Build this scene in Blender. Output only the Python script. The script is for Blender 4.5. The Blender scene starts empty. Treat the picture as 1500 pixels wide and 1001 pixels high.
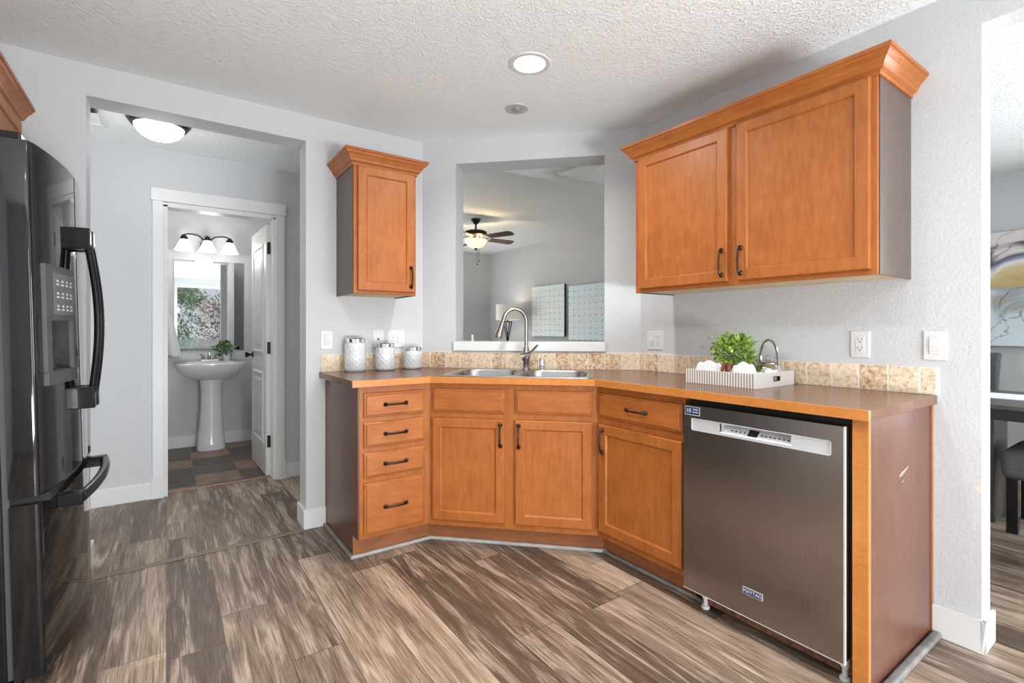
import bpy, bmesh, math, random
from math import radians, sin, cos, pi, sqrt
from mathutils import Vector, Matrix, noise as mnoise
random.seed(7)
S = bpy.context.scene
COL = S.collection

# ------------------------------------------------------------------ camera
YAW = 0.6099
cam_d = bpy.data.cameras.new('camera')
cam_d.sensor_width = 36.0
cam_d.lens = 724.2 / 1500 * 36
cam_d.shift_y = -16.26 / 1500
cam_d.clip_start = 0.02
cam = bpy.data.objects.new('camera', cam_d)
cam.location = (0, 0, 1.1705)
cam.rotation_euler = (pi / 2, 0, -YAW)
COL.objects.link(cam)
S.camera = cam

# ------------------------------------------------------------------ view, world, sun and added fill lamps
S.view_settings.view_transform = 'Standard'
S.view_settings.look = 'None'
S.view_settings.exposure = 0.48
S.view_settings.gamma = 1.0
S.view_settings.use_curve_mapping = False
S.cycles.use_denoising = True
S.cycles.max_bounces = 10
S.cycles.diffuse_bounces = 6
S.cycles.glossy_bounces = 5
S.cycles.transmission_bounces = 6
S.cycles.transparent_max_bounces = 8
S.cycles.sample_clamp_indirect = 6.0

W = bpy.data.worlds.new('sky'); S.world = W; W.use_nodes = True
wn = W.node_tree.nodes; wl = W.node_tree.links
wn.clear()
wo = wn.new('ShaderNodeOutputWorld'); wb = wn.new('ShaderNodeBackground')
wt = wn.new('ShaderNodeTexCoord'); wsx = wn.new('ShaderNodeSeparateXYZ'); wr = wn.new('ShaderNodeValToRGB')
wl.new(wt.outputs['Generated'], wsx.inputs[0]); wl.new(wsx.outputs['Z'], wr.inputs['Fac'])
wr.color_ramp.elements[0].position = 0.0; wr.color_ramp.elements[0].color = (0.80, 0.87, 0.95, 1)
wr.color_ramp.elements[1].position = 0.6; wr.color_ramp.elements[1].color = (0.42, 0.60, 0.92, 1)
wl.new(wr.outputs['Color'], wb.inputs['Color']); wb.inputs['Strength'].default_value = 0.62
wl.new(wb.outputs[0], wo.inputs['Surface'])

def area(name, loc, rot, sx, sy, power, color=(1, 1, 1), shape='RECTANGLE', spread=180):
    d = bpy.data.lights.new(name, 'AREA'); d.shape = shape; d.size = sx; d.size_y = sy
    d.energy = power; d.color = color; d.spread = radians(spread)
    o = bpy.data.objects.new(name, d); o.location = loc; o.rotation_euler = rot; COL.objects.link(o); return o
def point(name, loc, power, color=(1, 1, 1), r=0.04):
    d = bpy.data.lights.new(name, 'POINT'); d.energy = power; d.color = color; d.shadow_soft_size = r
    o = bpy.data.objects.new(name, d); o.location = loc; COL.objects.link(o); return o
# sun, then added lamps: ceiling fill, daylight stand-ins, upward fill and hall fill
sun_d = bpy.data.lights.new('sun', 'SUN'); sun_d.energy = 1.6; sun_d.angle = radians(2); sun_d.color = (1, 0.96, 0.9)
sun = bpy.data.objects.new('sun', sun_d); sun.rotation_euler = (radians(-28), radians(12), 0); COL.objects.link(sun)
for k, (lx, ly, lw) in enumerate(((0.25, 1.0, 13), (1.2, 0.45, 2), (0.6, -0.9, 12), (3.15, 0.5, 8))):
    area('ceiling_fill', (lx, ly, 2.435), (0, 0, 0), 0.15, 0.15, lw, (1, 0.97, 0.94), 'DISK', 160)  # unseen lamps without fixtures, added to even out kitchen and dining brightness
FILLC = (0.93, 0.965, 1.0); LOWC = (0.92, 0.96, 1.0)
area('door_fill', (1.825, -2.40, 1.1), (pi / 2, 0, 0), 0.9, 2.0, 24, FILLC)  # daylight stand-in at the added, unseen patio door
area('door_up_fill', (1.825, -2.40, 0.40), (radians(138), 0, 0), 0.9, 0.7, 30, LOWC)  # upward lamp added to brighten the ceiling; no paving outside
area('slider_up_fill', (0.66, -2.40, 0.34), (radians(138), 0, 0), 0.9, 0.55, 98, LOWC)  # upward lamp added low at the mirrored window to lift the ceiling
area('dining_fill', (5.44, -1.45, 1.35), (0, pi / 2, 0), 1.5, 1.5, 135, FILLC)  # daylight stand-in at an added, unseen dining window
area('living_fill', (3.3, 8.60, 1.35), (-pi / 2, 0, 0), 2.2, 1.6, 12, FILLC)  # daylight stand-in at an added, unseen living room window
area('living_up_fill', (3.3, 8.60, 0.80), (radians(-138), 0, 0), 2.2, 0.4, 18, LOWC)  # upward lamp added to brighten the living room ceiling
area('hall_fill', (-1.76, 3.75, 1.2), (0, -pi / 2, 0), 1.8, 0.8, 9, FILLC)  # fill lamp added in front of the closed hall end wall

# ------------------------------------------------------------------ helpers
def tag(o, label, cat, group=None, kind=None):
    o['label'] = label; o['category'] = cat
    if group: o['group'] = group
    if kind: o['kind'] = kind
    return o
def empty(name, loc, rz=0.0, label=None, cat=None, group=None):
    o = bpy.data.objects.new(name, None); o.empty_display_size = 0.05
    o.location = loc; o.rotation_euler = (0, 0, rz); COL.objects.link(o)
    if label: tag(o, label, cat, group)
    return o
def obj(name, bm, mat, parent=None, bevel=0.0, smooth=False, seg=2, ang=35, solid=0, sub=0, label=None):
    bmesh.ops.remove_doubles(bm, verts=bm.verts, dist=1e-6)
    bmesh.ops.recalc_face_normals(bm, faces=bm.faces)
    me = bpy.data.meshes.new(name); bm.to_mesh(me); bm.free()
    mats = mat if isinstance(mat, (list, tuple)) else [mat]
    for m in mats: me.materials.append(m)
    if smooth:
        for p in me.polygons: p.use_smooth = True
        me.set_sharp_from_angle(angle=radians(ang))
    o = bpy.data.objects.new(name, me); COL.objects.link(o)
    if parent is not None: o.parent = parent
    if solid:
        m = o.modifiers.new('thick', 'SOLIDIFY'); m.thickness = solid; m.offset = 0
    if sub:
        m = o.modifiers.new('sub', 'SUBSURF'); m.levels = sub; m.render_levels = sub
    if bevel:
        m = o.modifiers.new('bevel', 'BEVEL'); m.width = bevel; m.segments = seg
        m.limit_method = 'ANGLE'; m.angle_limit = radians(40); m.harden_normals = False
    if label: o['label'] = label
    return o
def struct(name, bm, mat, parent=None, **k):
    o = obj(name, bm, mat, parent, **k)
    if parent is None: o['kind'] = 'structure'
    return o
def copy_tree(o, parent=None):
    c = o.copy(); COL.objects.link(c)
    if parent is not None: c.parent = parent
    for ch in list(o.children): copy_tree(ch, c)
    return c
def B(): return bmesh.new()
def box(bm, x0, x1, y0, y1, z0, z1, M=None):
    vs = [bm.verts.new((x, y, z)) for z in (z0, z1) for y in (y0, y1) for x in (x0, x1)]
    if M is not None:
        for v in vs: v.co = M @ v.co
    for f in ((0, 2, 3, 1), (4, 5, 7, 6), (0, 1, 5, 4), (2, 6, 7, 3), (0, 4, 6, 2), (1, 3, 7, 5)):
        bm.faces.new([vs[i] for i in f])
    return vs
def prism(bm, pts, z0, z1, M=None):
    a = [bm.verts.new((p[0], p[1], z0)) for p in pts]; b = [bm.verts.new((p[0], p[1], z1)) for p in pts]
    if M is not None:
        for v in a + b: v.co = M @ v.co
    n = len(pts)
    bm.faces.new(a[::-1]); bm.faces.new(b)
    for i in range(n): bm.faces.new((a[i], a[(i + 1) % n], b[(i + 1) % n], b[i]))
def lathe(bm, prof, seg=32, c=(0, 0, 0), M=None, mod=None):
    rings = []
    for (r, z) in prof:
        ring = []
        if r < 1e-5:
            ring = [bm.verts.new((c[0], c[1], c[2] + z))]
        else:
            for i in range(seg):
                a = 2 * pi * i / seg
                rr = r * (mod(a, z) if mod else 1)
                ring.append(bm.verts.new((c[0] + rr * cos(a), c[1] + rr * sin(a), c[2] + z)))
        rings.append(ring)
    for A, Bq in zip(rings, rings[1:]):
        if len(A) == 1 and len(Bq) == 1: continue
        for i in range(seg):
            j = (i + 1) % seg
            if len(A) == 1: bm.faces.new((A[0], Bq[j], Bq[i]))
            elif len(Bq) == 1: bm.faces.new((A[i], A[j], Bq[0]))
            else: bm.faces.new((A[i], A[j], Bq[j], Bq[i]))
    for e, rev in ((rings[0], True), (rings[-1], False)):
        if len(e) > 1 and abs(prof[0][0] - prof[-1][0]) + abs(prof[0][1] - prof[-1][1]) > 1e-6:
            bm.faces.new(e[::-1] if rev else e)
    if M is not None:
        for ring in rings:
            for v in ring: v.co = M @ v.co
def tube(bm, pts, r, seg=10, flat=1.0, cap=True):
    P = [Vector(p) for p in pts]; n = len(P)
    R = r if isinstance(r, (list, tuple)) else [r] * n
    t0 = (P[1] - P[0]).normalized()
    up = Vector((0, 0, 1)) if abs(t0.z) < 0.9 else Vector((1, 0, 0))
    u = t0.cross(up).normalized()
    rings = []
    for i in range(n):
        t = (P[min(i + 1, n - 1)] - P[max(i - 1, 0)]).normalized()
        u = (u - t * u.dot(t)).normalized(); v = t.cross(u)
        rings.append([bm.verts.new(P[i] + (u * cos(2 * pi * k / seg) + v * sin(2 * pi * k / seg) * flat) * R[i]) for k in range(seg)])
    for A, Bq in zip(rings, rings[1:]):
        for k in range(seg):
            j = (k + 1) % seg; bm.faces.new((A[k], A[j], Bq[j], Bq[k]))
    if cap:
        bm.faces.new(rings[0][::-1]); bm.faces.new(rings[-1])
def rings_panel(bm, x0, x1, z0, z1, rings):
    """stack of rectangles (inset, y) joined into a moulded panel; front faces -y"""
    R = []
    for (d, y) in rings:
        R.append([bm.verts.new(p) for p in ((x0 + d, y, z0 + d), (x1 - d, y, z0 + d), (x1 - d, y, z1 - d), (x0 + d, y, z1 - d))])
    bm.faces.new(R[0])
    for A, Bq in zip(R, R[1:]):
        for k in range(4):
            j = (k + 1) % 4; bm.faces.new((A[k], A[j], Bq[j], Bq[k]))
    bm.faces.new(R[-1][::-1])
def arc(p0, p1, p2, n=10):
    p0, p1, p2 = Vector(p0), Vector(p1), Vector(p2)
    return [(1 - t) ** 2 * p0 + 2 * t * (1 - t) * p1 + t * t * p2 for t in [i / n for i in range(n + 1)]]
def text_mesh(body, size, M, bm=None, ext=0.0003):
    cu = bpy.data.curves.new('txt', 'FONT'); cu.body = body; cu.size = size; cu.extrude = ext
    cu.align_x = 'CENTER'; cu.align_y = 'CENTER'; cu.resolution_u = 3
    o = bpy.data.objects.new('txt', cu); COL.objects.link(o)
    bpy.context.view_layer.update()
    me = bpy.data.meshes.new_from_object(o.evaluated_get(bpy.context.evaluated_depsgraph_get()))
    bpy.data.objects.remove(o); bpy.data.curves.remove(cu)
    me.transform(M)
    bm = bm or bmesh.new(); bm.from_mesh(me); bpy.data.meshes.remove(me)
    return bm

# ------------------------------------------------------------------ materials
def mat_new(name):
    m = bpy.data.materials.new(name); m.use_nodes = True
    nt = m.node_tree; p = nt.nodes['Principled BSDF']
    return m, nt.nodes, nt.links, p
def simple(name, col, rough=0.5, metal=0.0, coat=0.0, bump=0.0, bscale=200, var=0.0, vscale=8, emit=None, estr=0, spec=None, ior=None):
    m, N, L, p = mat_new(name)
    p.inputs['Base Color'].default_value = (*col, 1); p.inputs['Roughness'].default_value = rough
    p.inputs['Metallic'].default_value = metal; p.inputs['Coat Weight'].default_value = coat
    p.inputs['Coat Roughness'].default_value = 0.06
    if spec is not None: p.inputs['Specular IOR Level'].default_value = spec
    tc = None
    if bump or var: tc = N.new('ShaderNodeTexCoord')
    if var:
        no = N.new('ShaderNodeTexNoise'); no.inputs['Scale'].default_value = vscale; no.inputs['Detail'].default_value = 5
        L.new(tc.outputs['Object'], no.inputs['Vector'])
        rp = N.new('ShaderNodeValToRGB')
        rp.color_ramp.elements[0].color = (*[c * (1 - var) for c in col], 1); rp.color_ramp.elements[0].position = 0.3
        rp.color_ramp.elements[1].color = (*[min(1, c * (1 + var)) for c in col], 1); rp.color_ramp.elements[1].position = 0.7
        L.new(no.outputs['Fac'], rp.inputs['Fac']); L.new(rp.outputs['Color'], p.inputs['Base Color'])
    if bump:
        nb = N.new('ShaderNodeTexNoise'); nb.inputs['Scale'].default_value = bscale; nb.inputs['Detail'].default_value = 4
        L.new(tc.outputs['Object'], nb.inputs['Vector'])
        bu = N.new('ShaderNodeBump'); bu.inputs['Strength'].default_value = bump; bu.inputs['Distance'].default_value = 0.004
        L.new(nb.outputs['Fac'], bu.inputs['Height']); L.new(bu.outputs['Normal'], p.inputs['Normal'])
    if emit:
        p.inputs['Emission Color'].default_value = (*emit, 1); p.inputs['Emission Strength'].default_value = estr
    return m
def ramp(N, stops):
    r = N.new('ShaderNodeValToRGB'); e = r.color_ramp.elements
    while len(e) < len(stops): e.new(0.5)
    for el, (pos, c) in zip(e, stops): el.position = pos; el.color = (*c, 1)
    return r
def math_n(N, L, op, a, b=None):
    m = N.new('ShaderNodeMath'); m.operation = op
    for i, v in enumerate((a, b)):
        if v is None: continue
        if isinstance(v, (int, float)): m.inputs[i].default_value = v
        else: L.new(v, m.inputs[i])
    return m.outputs[0]
def mixc(N, L, fac, a, b, mode='MIX'):
    m = N.new('ShaderNodeMix'); m.data_type = 'RGBA'; m.blend_type = mode
    for i, v in ((0, fac), (6, a), (7, b)):
        if isinstance(v, (int, float)): m.inputs[i].default_value = v
        elif isinstance(v, tuple): m.inputs[i].default_value = (*v, 1)
        else: L.new(v, m.inputs[i])
    return m.outputs[2]
def wood(name, dark, mid, light, scale=(14, 14, 2.2), rough=0.42, coat=0.06, blotch=1.0):
    m, N, L, p = mat_new(name)
    tc = N.new('ShaderNodeTexCoord'); oi = N.new('ShaderNodeObjectInfo')
    ad = N.new('ShaderNodeVectorMath'); ad.operation = 'ADD'
    mu = math_n(N, L, 'MULTIPLY', oi.outputs['Random'], 37.0)
    L.new(tc.outputs['Object'], ad.inputs[0]); L.new(mu, ad.inputs[1])
    mp = N.new('ShaderNodeMapping'); mp.inputs['Scale'].default_value = scale
    L.new(ad.outputs[0], mp.inputs['Vector'])
    n1 = N.new('ShaderNodeTexNoise'); n1.inputs['Scale'].default_value = 4; n1.inputs['Detail'].default_value = 8; n1.inputs['Roughness'].default_value = 0.62; n1.inputs['Distortion'].default_value = 0.6
    L.new(mp.outputs[0], n1.inputs['Vector'])
    n2 = N.new('ShaderNodeTexNoise'); n2.inputs['Scale'].default_value = 9 * blotch; n2.inputs['Detail'].default_value = 6
    L.new(ad.outputs[0], n2.inputs['Vector'])
    f = math_n(N, L, 'ADD', math_n(N, L, 'MULTIPLY', n1.outputs['Fac'], 0.62), math_n(N, L, 'MULTIPLY', n2.outputs['Fac'], 0.38))
    rp = ramp(N, [(0.28, dark), (0.5, mid), (0.72, light)])
    L.new(f, rp.inputs['Fac']); L.new(rp.outputs['Color'], p.inputs['Base Color'])
    p.inputs['Roughness'].default_value = rough; p.inputs['Coat Weight'].default_value = coat; p.inputs['Coat Roughness'].default_value = 0.25; p.inputs['Specular IOR Level'].default_value = 0.35
    bu = N.new('ShaderNodeBump'); bu.inputs['Strength'].default_value = 0.06; bu.inputs['Distance'].default_value = 0.002
    L.new(n1.outputs['Fac'], bu.inputs['Height']); L.new(bu.outputs['Normal'], p.inputs['Normal'])
    return m
def floor_planks(name):
    m, N, L, p = mat_new(name)
    geo = N.new('ShaderNodeNewGeometry'); sx = N.new('ShaderNodeSeparateXYZ'); L.new(geo.outputs['Position'], sx.inputs[0])
    PW, PL = 0.182, 1.22
    u = math_n(N, L, 'DIVIDE', sx.outputs['X'], PW)
    row = math_n(N, L, 'FLOOR', u)
    wn_ = N.new('ShaderNodeTexWhiteNoise'); wn_.noise_dimensions = '1D'; L.new(row, wn_.inputs['W'])
    v = math_n(N, L, 'ADD', math_n(N, L, 'DIVIDE', sx.outputs['Y'], PL), math_n(N, L, 'MULTIPLY', wn_.outputs['Value'], 7.3))
    colm = math_n(N, L, 'FLOOR', v)
    cv = N.new('ShaderNodeCombineXYZ'); L.new(row, cv.inputs['X']); L.new(colm, cv.inputs['Y'])
    w2 = N.new('ShaderNodeTexWhiteNoise'); w2.noise_dimensions = '2D'; L.new(cv.outputs[0], w2.inputs['Vector'])
    # grain
    gx = math_n(N, L, 'ADD', math_n(N, L, 'MULTIPLY', sx.outputs['X'], 40.0), math_n(N, L, 'MULTIPLY', w2.outputs['Value'], 90.0))
    gy = math_n(N, L, 'ADD', math_n(N, L, 'MULTIPLY', sx.outputs['Y'], 1.7), math_n(N, L, 'MULTIPLY', w2.outputs['Value'], 40.0))
    gv = N.new('ShaderNodeCombineXYZ'); L.new(gx, gv.inputs['X']); L.new(gy, gv.inputs['Y'])
    n1 = N.new('ShaderNodeTexNoise'); n1.inputs['Scale'].default_value = 1.0; n1.inputs['Detail'].default_value = 9; n1.inputs['Roughness'].default_value = 0.68; n1.inputs['Distortion'].default_value = 0.9
    L.new(gv.outputs[0], n1.inputs['Vector'])
    # worn patches, wider
    px = math_n(N, L, 'ADD', math_n(N, L, 'MULTIPLY', sx.outputs['X'], 15.0), math_n(N, L, 'MULTIPLY', w2.outputs['Value'], 50.0))
    py = math_n(N, L, 'ADD', math_n(N, L, 'MULTIPLY', sx.outputs['Y'], 1.5), math_n(N, L, 'MULTIPLY', w2.outputs['Value'], 23.0))
    pv = N.new('ShaderNodeCombineXYZ'); L.new(px, pv.inputs['X']); L.new(py, pv.inputs['Y'])
    n2 = N.new('ShaderNodeTexNoise'); n2.inputs['Scale'].default_value = 1.0; n2.inputs['Detail'].default_value = 5; n2.inputs['Roughness'].default_value = 0.6; n2.inputs['Distortion'].default_value = 1.2
    L.new(pv.outputs[0], n2.inputs['Vector'])
    # slow tone drift along the strips printed inside a plank
    st_ = math_n(N, L, 'FLOOR', math_n(N, L, 'MULTIPLY', u, 2.0)); vs_ = math_n(N, L, 'FLOOR', math_n(N, L, 'ADD', math_n(N, L, 'MULTIPLY', sx.outputs['Y'], 1.1), math_n(N, L, 'MULTIPLY', st_, 0.37)))
    c3 = N.new('ShaderNodeCombineXYZ'); L.new(st_, c3.inputs['X']); L.new(vs_, c3.inputs['Y'])
    w3_ = N.new('ShaderNodeTexWhiteNoise'); w3_.noise_dimensions = '2D'; L.new(c3.outputs[0], w3_.inputs['Vector'])
    fx_ = math_n(N, L, 'MULTIPLY', sx.outputs['X'], 230.0); fy_ = math_n(N, L, 'MULTIPLY', sx.outputs['Y'], 6.0)
    fvv = N.new('ShaderNodeCombineXYZ'); L.new(fx_, fvv.inputs['X']); L.new(fy_, fvv.inputs['Y'])
    nf = N.new('ShaderNodeTexNoise'); nf.inputs['Scale'].default_value = 1.0; nf.inputs['Detail'].default_value = 4; nf.inputs['Distortion'].default_value = 0.4; L.new(fvv.outputs[0], nf.inputs['Vector'])
    tone = math_n(N, L, 'ADD', math_n(N, L, 'MULTIPLY', w2.outputs['Value'], 0.78), math_n(N, L, 'MULTIPLY', w3_.outputs['Value'], 0.22))
    rp = ramp(N, [(0.05, (0.095, 0.062, 0.043)), (0.40, (0.175, 0.122, 0.088)), (0.68, (0.275, 0.198, 0.142)), (0.95, (0.50, 0.37, 0.265))])
    L.new(tone, rp.inputs['Fac'])
    # weathered pale and dark patches with ragged, streaked edges
    pm = math_n(N, L, 'ADD', math_n(N, L, 'MULTIPLY', n2.outputs['Fac'], 0.62), math_n(N, L, 'MULTIPLY', n1.outputs['Fac'], 0.38))
    pale = ramp(N, [(0.50, (0, 0, 0)), (0.58, (1, 1, 1))]); L.new(pm, pale.inputs['Fac'])
    dark = ramp(N, [(0.40, (1, 1, 1)), (0.47, (0, 0, 0))]); L.new(pm, dark.inputs['Fac'])
    c0 = mixc(N, L, math_n(N, L, 'MULTIPLY', pale.outputs['Color'], 0.60), rp.outputs['Color'], (0.52, 0.415, 0.325))
    c0 = mixc(N, L, math_n(N, L, 'MULTIPLY', dark.outputs['Color'], 0.58), c0, (0.068, 0.044, 0.031))
    gs = ramp(N, [(0.32, (0.48, 0.45, 0.43)), (0.5, (1, 1, 1)), (0.68, (1.35, 1.35, 1.35))]); L.new(nf.outputs['Fac'], gs.inputs['Fac'])
    c0 = mixc(N, L, 1.0, c0, gs.outputs['Color'], 'MULTIPLY')
    # seams
    fu = math_n(N, L, 'FRACT', u); fv = math_n(N, L, 'FRACT', v)
    su = math_n(N, L, 'LESS_THAN', math_n(N, L, 'MINIMUM', fu, math_n(N, L, 'SUBTRACT', 1.0, fu)), 0.0085)
    sv = math_n(N, L, 'LESS_THAN', math_n(N, L, 'MINIMUM', fv, math_n(N, L, 'SUBTRACT', 1.0, fv)), 0.0013)
    seam = math_n(N, L, 'MAXIMUM', su, sv)
    c = mixc(N, L, math_n(N, L, 'MULTIPLY', seam, 0.7), c0, (0.04, 0.028, 0.02))
    L.new(c, p.inputs['Base Color'])
    rr = math_n(N, L, 'ADD', 0.30, math_n(N, L, 'MULTIPLY', n1.outputs['Fac'], 0.22)); L.new(rr, p.inputs['Roughness'])
    h = math_n(N, L, 'SUBTRACT', math_n(N, L, 'MULTIPLY', n1.outputs['Fac'], 0.5), seam)
    bu = N.new('ShaderNodeBump'); bu.inputs['Strength'].default_value = 0.12; bu.inputs['Distance'].default_value = 0.003
    L.new(h, bu.inputs['Height']); L.new(bu.outputs['Normal'], p.inputs['Normal'])
    return m
def plaster(name, col, kind='wall'):
    m, N, L, p = mat_new(name)
    p.inputs['Base Color'].default_value = (*col, 1); p.inputs['Roughness'].default_value = 0.62 if kind == 'wall' else 0.85
    geo = N.new('ShaderNodeNewGeometry')
    if kind == 'wall':
        n = N.new('ShaderNodeTexNoise'); n.inputs['Scale'].default_value = 95; n.inputs['Detail'].default_value = 3
        L.new(geo.outputs['Position'], n.inputs['Vector']); h = n.outputs['Fac']; st, di = 0.4, 0.005
    else:
        n = N.new('ShaderNodeTexNoise'); n.inputs['Scale'].default_value = 38; n.inputs['Detail'].default_value = 5; n.inputs['Distortion'].default_value = 1.6
        L.new(geo.outputs['Position'], n.inputs['Vector'])
        r = ramp(N, [(0.46, (0, 0, 0)), (0.60, (1, 1, 1))]); L.new(n.outputs['Fac'], r.inputs['Fac']); h = r.outputs['Color']; st, di = 0.5, 0.006
    bu = N.new('ShaderNodeBump'); bu.inputs['Strength'].default_value = st; bu.inputs['Distance'].default_value = di
    L.new(h, bu.inputs['Height']); L.new(bu.outputs['Normal'], p.inputs['Normal'])
    return m
def slate_tiles(name):
    m, N, L, p = mat_new(name)
    geo = N.new('ShaderNodeNewGeometry'); mp = N.new('ShaderNodeMapping'); mp.inputs['Location'].default_value = (0.25, 0.07, 0)
    L.new(geo.outputs['Position'], mp.inputs['Vector'])
    sx = N.new('ShaderNodeSeparateXYZ'); L.new(geo.outputs['Position'], sx.inputs[0])
    u = math_n(N, L, 'DIVIDE', math_n(N, L, 'ADD', sx.outputs['X'], 0.12 + 3.05), 0.305); v = math_n(N, L, 'DIVIDE', math_n(N, L, 'SUBTRACT', sx.outputs['Y'], 4.42 - 3.05), 0.305)
    k = math_n(N, L, 'FLOORED_MODULO', math_n(N, L, 'SUBTRACT', math_n(N, L, 'FLOOR', v), math_n(N, L, 'FLOOR', u)), 3.0)
    sel = math_n(N, L, 'COMPARE', k, 2.0); sel.node.inputs[2].default_value = 0.1
    cvx = N.new('ShaderNodeCombineXYZ'); L.new(math_n(N, L, 'FLOOR', u), cvx.inputs['X']); L.new(math_n(N, L, 'FLOOR', v), cvx.inputs['Y'])
    wv = N.new('ShaderNodeTexWhiteNoise'); wv.noise_dimensions = '2D'; L.new(cvx.outputs[0], wv.inputs['Vector'])
    dk = mixc(N, L, wv.outputs['Value'], (0.060, 0.052, 0.046), (0.105, 0.088, 0.074))
    tl = mixc(N, L, sel, dk, (0.235, 0.165, 0.118))
    fu = math_n(N, L, 'FRACT', u); fv = math_n(N, L, 'FRACT', v)
    ed = math_n(N, L, 'MINIMUM', math_n(N, L, 'MINIMUM', fu, math_n(N, L, 'SUBTRACT', 1.0, fu)), math_n(N, L, 'MINIMUM', fv, math_n(N, L, 'SUBTRACT', 1.0, fv)))
    br_c = mixc(N, L, math_n(N, L, 'LESS_THAN', ed, 0.008), tl, (0.17, 0.14, 0.12))
    mp2 = N.new('ShaderNodeMapping'); mp2.inputs['Scale'].default_value = (5, 18, 5); L.new(geo.outputs['Position'], mp2.inputs['Vector'])
    n = N.new('ShaderNodeTexNoise'); n.inputs['Scale'].default_value = 1.5; n.inputs['Detail'].default_value = 8; L.new(mp2.outputs[0], n.inputs['Vector'])
    r = ramp(N, [(0.3, (0.55, 0.55, 0.57)), (0.7, (1.5, 1.4, 1.3))]); L.new(n.outputs['Fac'], r.inputs['Fac'])
    c = mixc(N, L, 1.0, br_c, r.outputs['Color'], 'MULTIPLY'); L.new(c, p.inputs['Base Color'])
    p.inputs['Roughness'].default_value = 0.42
    return m
def travertine(name):
    m, N, L, p = mat_new(name)
    geo = N.new('ShaderNodeNewGeometry')
    isl = N.new('ShaderNodeMapping'); L.new(geo.outputs['Position'], isl.inputs['Vector'])
    off = N.new('ShaderNodeVectorMath'); off.operation = 'ADD'
    L.new(geo.outputs['Position'], off.inputs[0]); L.new(math_n(N, L, 'MULTIPLY', geo.outputs['Random Per Island'], 19.0), off.inputs[1])
    n = N.new('ShaderNodeTexNoise'); n.inputs['Scale'].default_value = 55; n.inputs['Detail'].default_value = 9; n.inputs['Roughness'].default_value = 0.72; n.inputs['Distortion'].default_value = 0.5
    L.new(off.outputs[0], n.inputs['Vector'])
    f = math_n(N, L, 'ADD', n.outputs['Fac'], math_n(N, L, 'MULTIPLY', math_n(N, L, 'SUBTRACT', geo.outputs['Random Per Island'], 0.5), 0.12))
    r = ramp(N, [(0.30, (0.30, 0.16, 0.075)), (0.41, (0.55, 0.37, 0.21)), (0.50, (0.76, 0.59, 0.41)), (0.64, (0.86, 0.75, 0.60))])
    L.new(f, r.inputs['Fac']); L.new(r.outputs['Color'], p.inputs['Base Color'])
    p.inputs['Roughness'].default_value = 0.5
    bu = N.new('ShaderNodeBump'); bu.inputs['Strength'].default_value = 0.3; bu.inputs['Distance'].default_value = 0.003
    L.new(n.outputs['Fac'], bu.inputs['Height']); L.new(bu.outputs['Normal'], p.inputs['Normal'])
    return m
def brushed(name, col, rough=0.33, axis='z', metal=1.0):
    m, N, L, p = mat_new(name)
    p.inputs['Metallic'].default_value = metal
    tc = N.new('ShaderNodeTexCoord'); mp = N.new('ShaderNodeMapping')
    mp.inputs['Scale'].default_value = {'z': (900, 900, 6), 'x': (6, 900, 900)}[axis]
    L.new(tc.outputs['Object'], mp.inputs['Vector'])
    n = N.new('ShaderNodeTexNoise'); n.inputs['Scale'].default_value = 1; n.inputs['Detail'].default_value = 3; L.new(mp.outputs[0], n.inputs['Vector'])
    r = ramp(N, [(0.3, tuple(c * 0.88 for c in col)), (0.7, tuple(min(1, c * 1.1) for c in col))]); L.new(n.outputs['Fac'], r.inputs['Fac'])
    L.new(r.outputs['Color'], p.inputs['Base Color'])
    rr = math_n(N, L, 'ADD', rough - 0.05, math_n(N, L, 'MULTIPLY', n.outputs['Fac'], 0.1)); L.new(rr, p.inputs['Roughness'])
    p.inputs['Anisotropic'].default_value = 0.5
    return m
def leaf_mat(name, dark, light):
    m, N, L, p = mat_new(name)
    geo = N.new('ShaderNodeNewGeometry'); r = ramp(N, [(0.0, dark), (1.0, light)])
    L.new(geo.outputs['Random Per Island'], r.inputs['Fac']); L.new(r.outputs['Color'], p.inputs['Base Color'])
    p.inputs['Roughness'].default_value = 0.5
    return m
def glass_mat(name, tint=(1, 1, 1), refl=0.08):
    m, N, L, p = mat_new(name)
    N.remove(p); out = N['Material Output']
    tr = N.new('ShaderNodeBsdfTransparent'); tr.inputs['Color'].default_value = (*tint, 1)
    gl = N.new('ShaderNodeBsdfGlossy'); gl.inputs['Roughness'].default_value = 0.02
    mx = N.new('ShaderNodeMixShader'); mx.inputs['Fac'].default_value = refl
    L.new(tr.outputs[0], mx.inputs[1]); L.new(gl.outputs[0], mx.inputs[2]); L.new(mx.outputs[0], out.inputs['Surface'])
    return m
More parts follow.
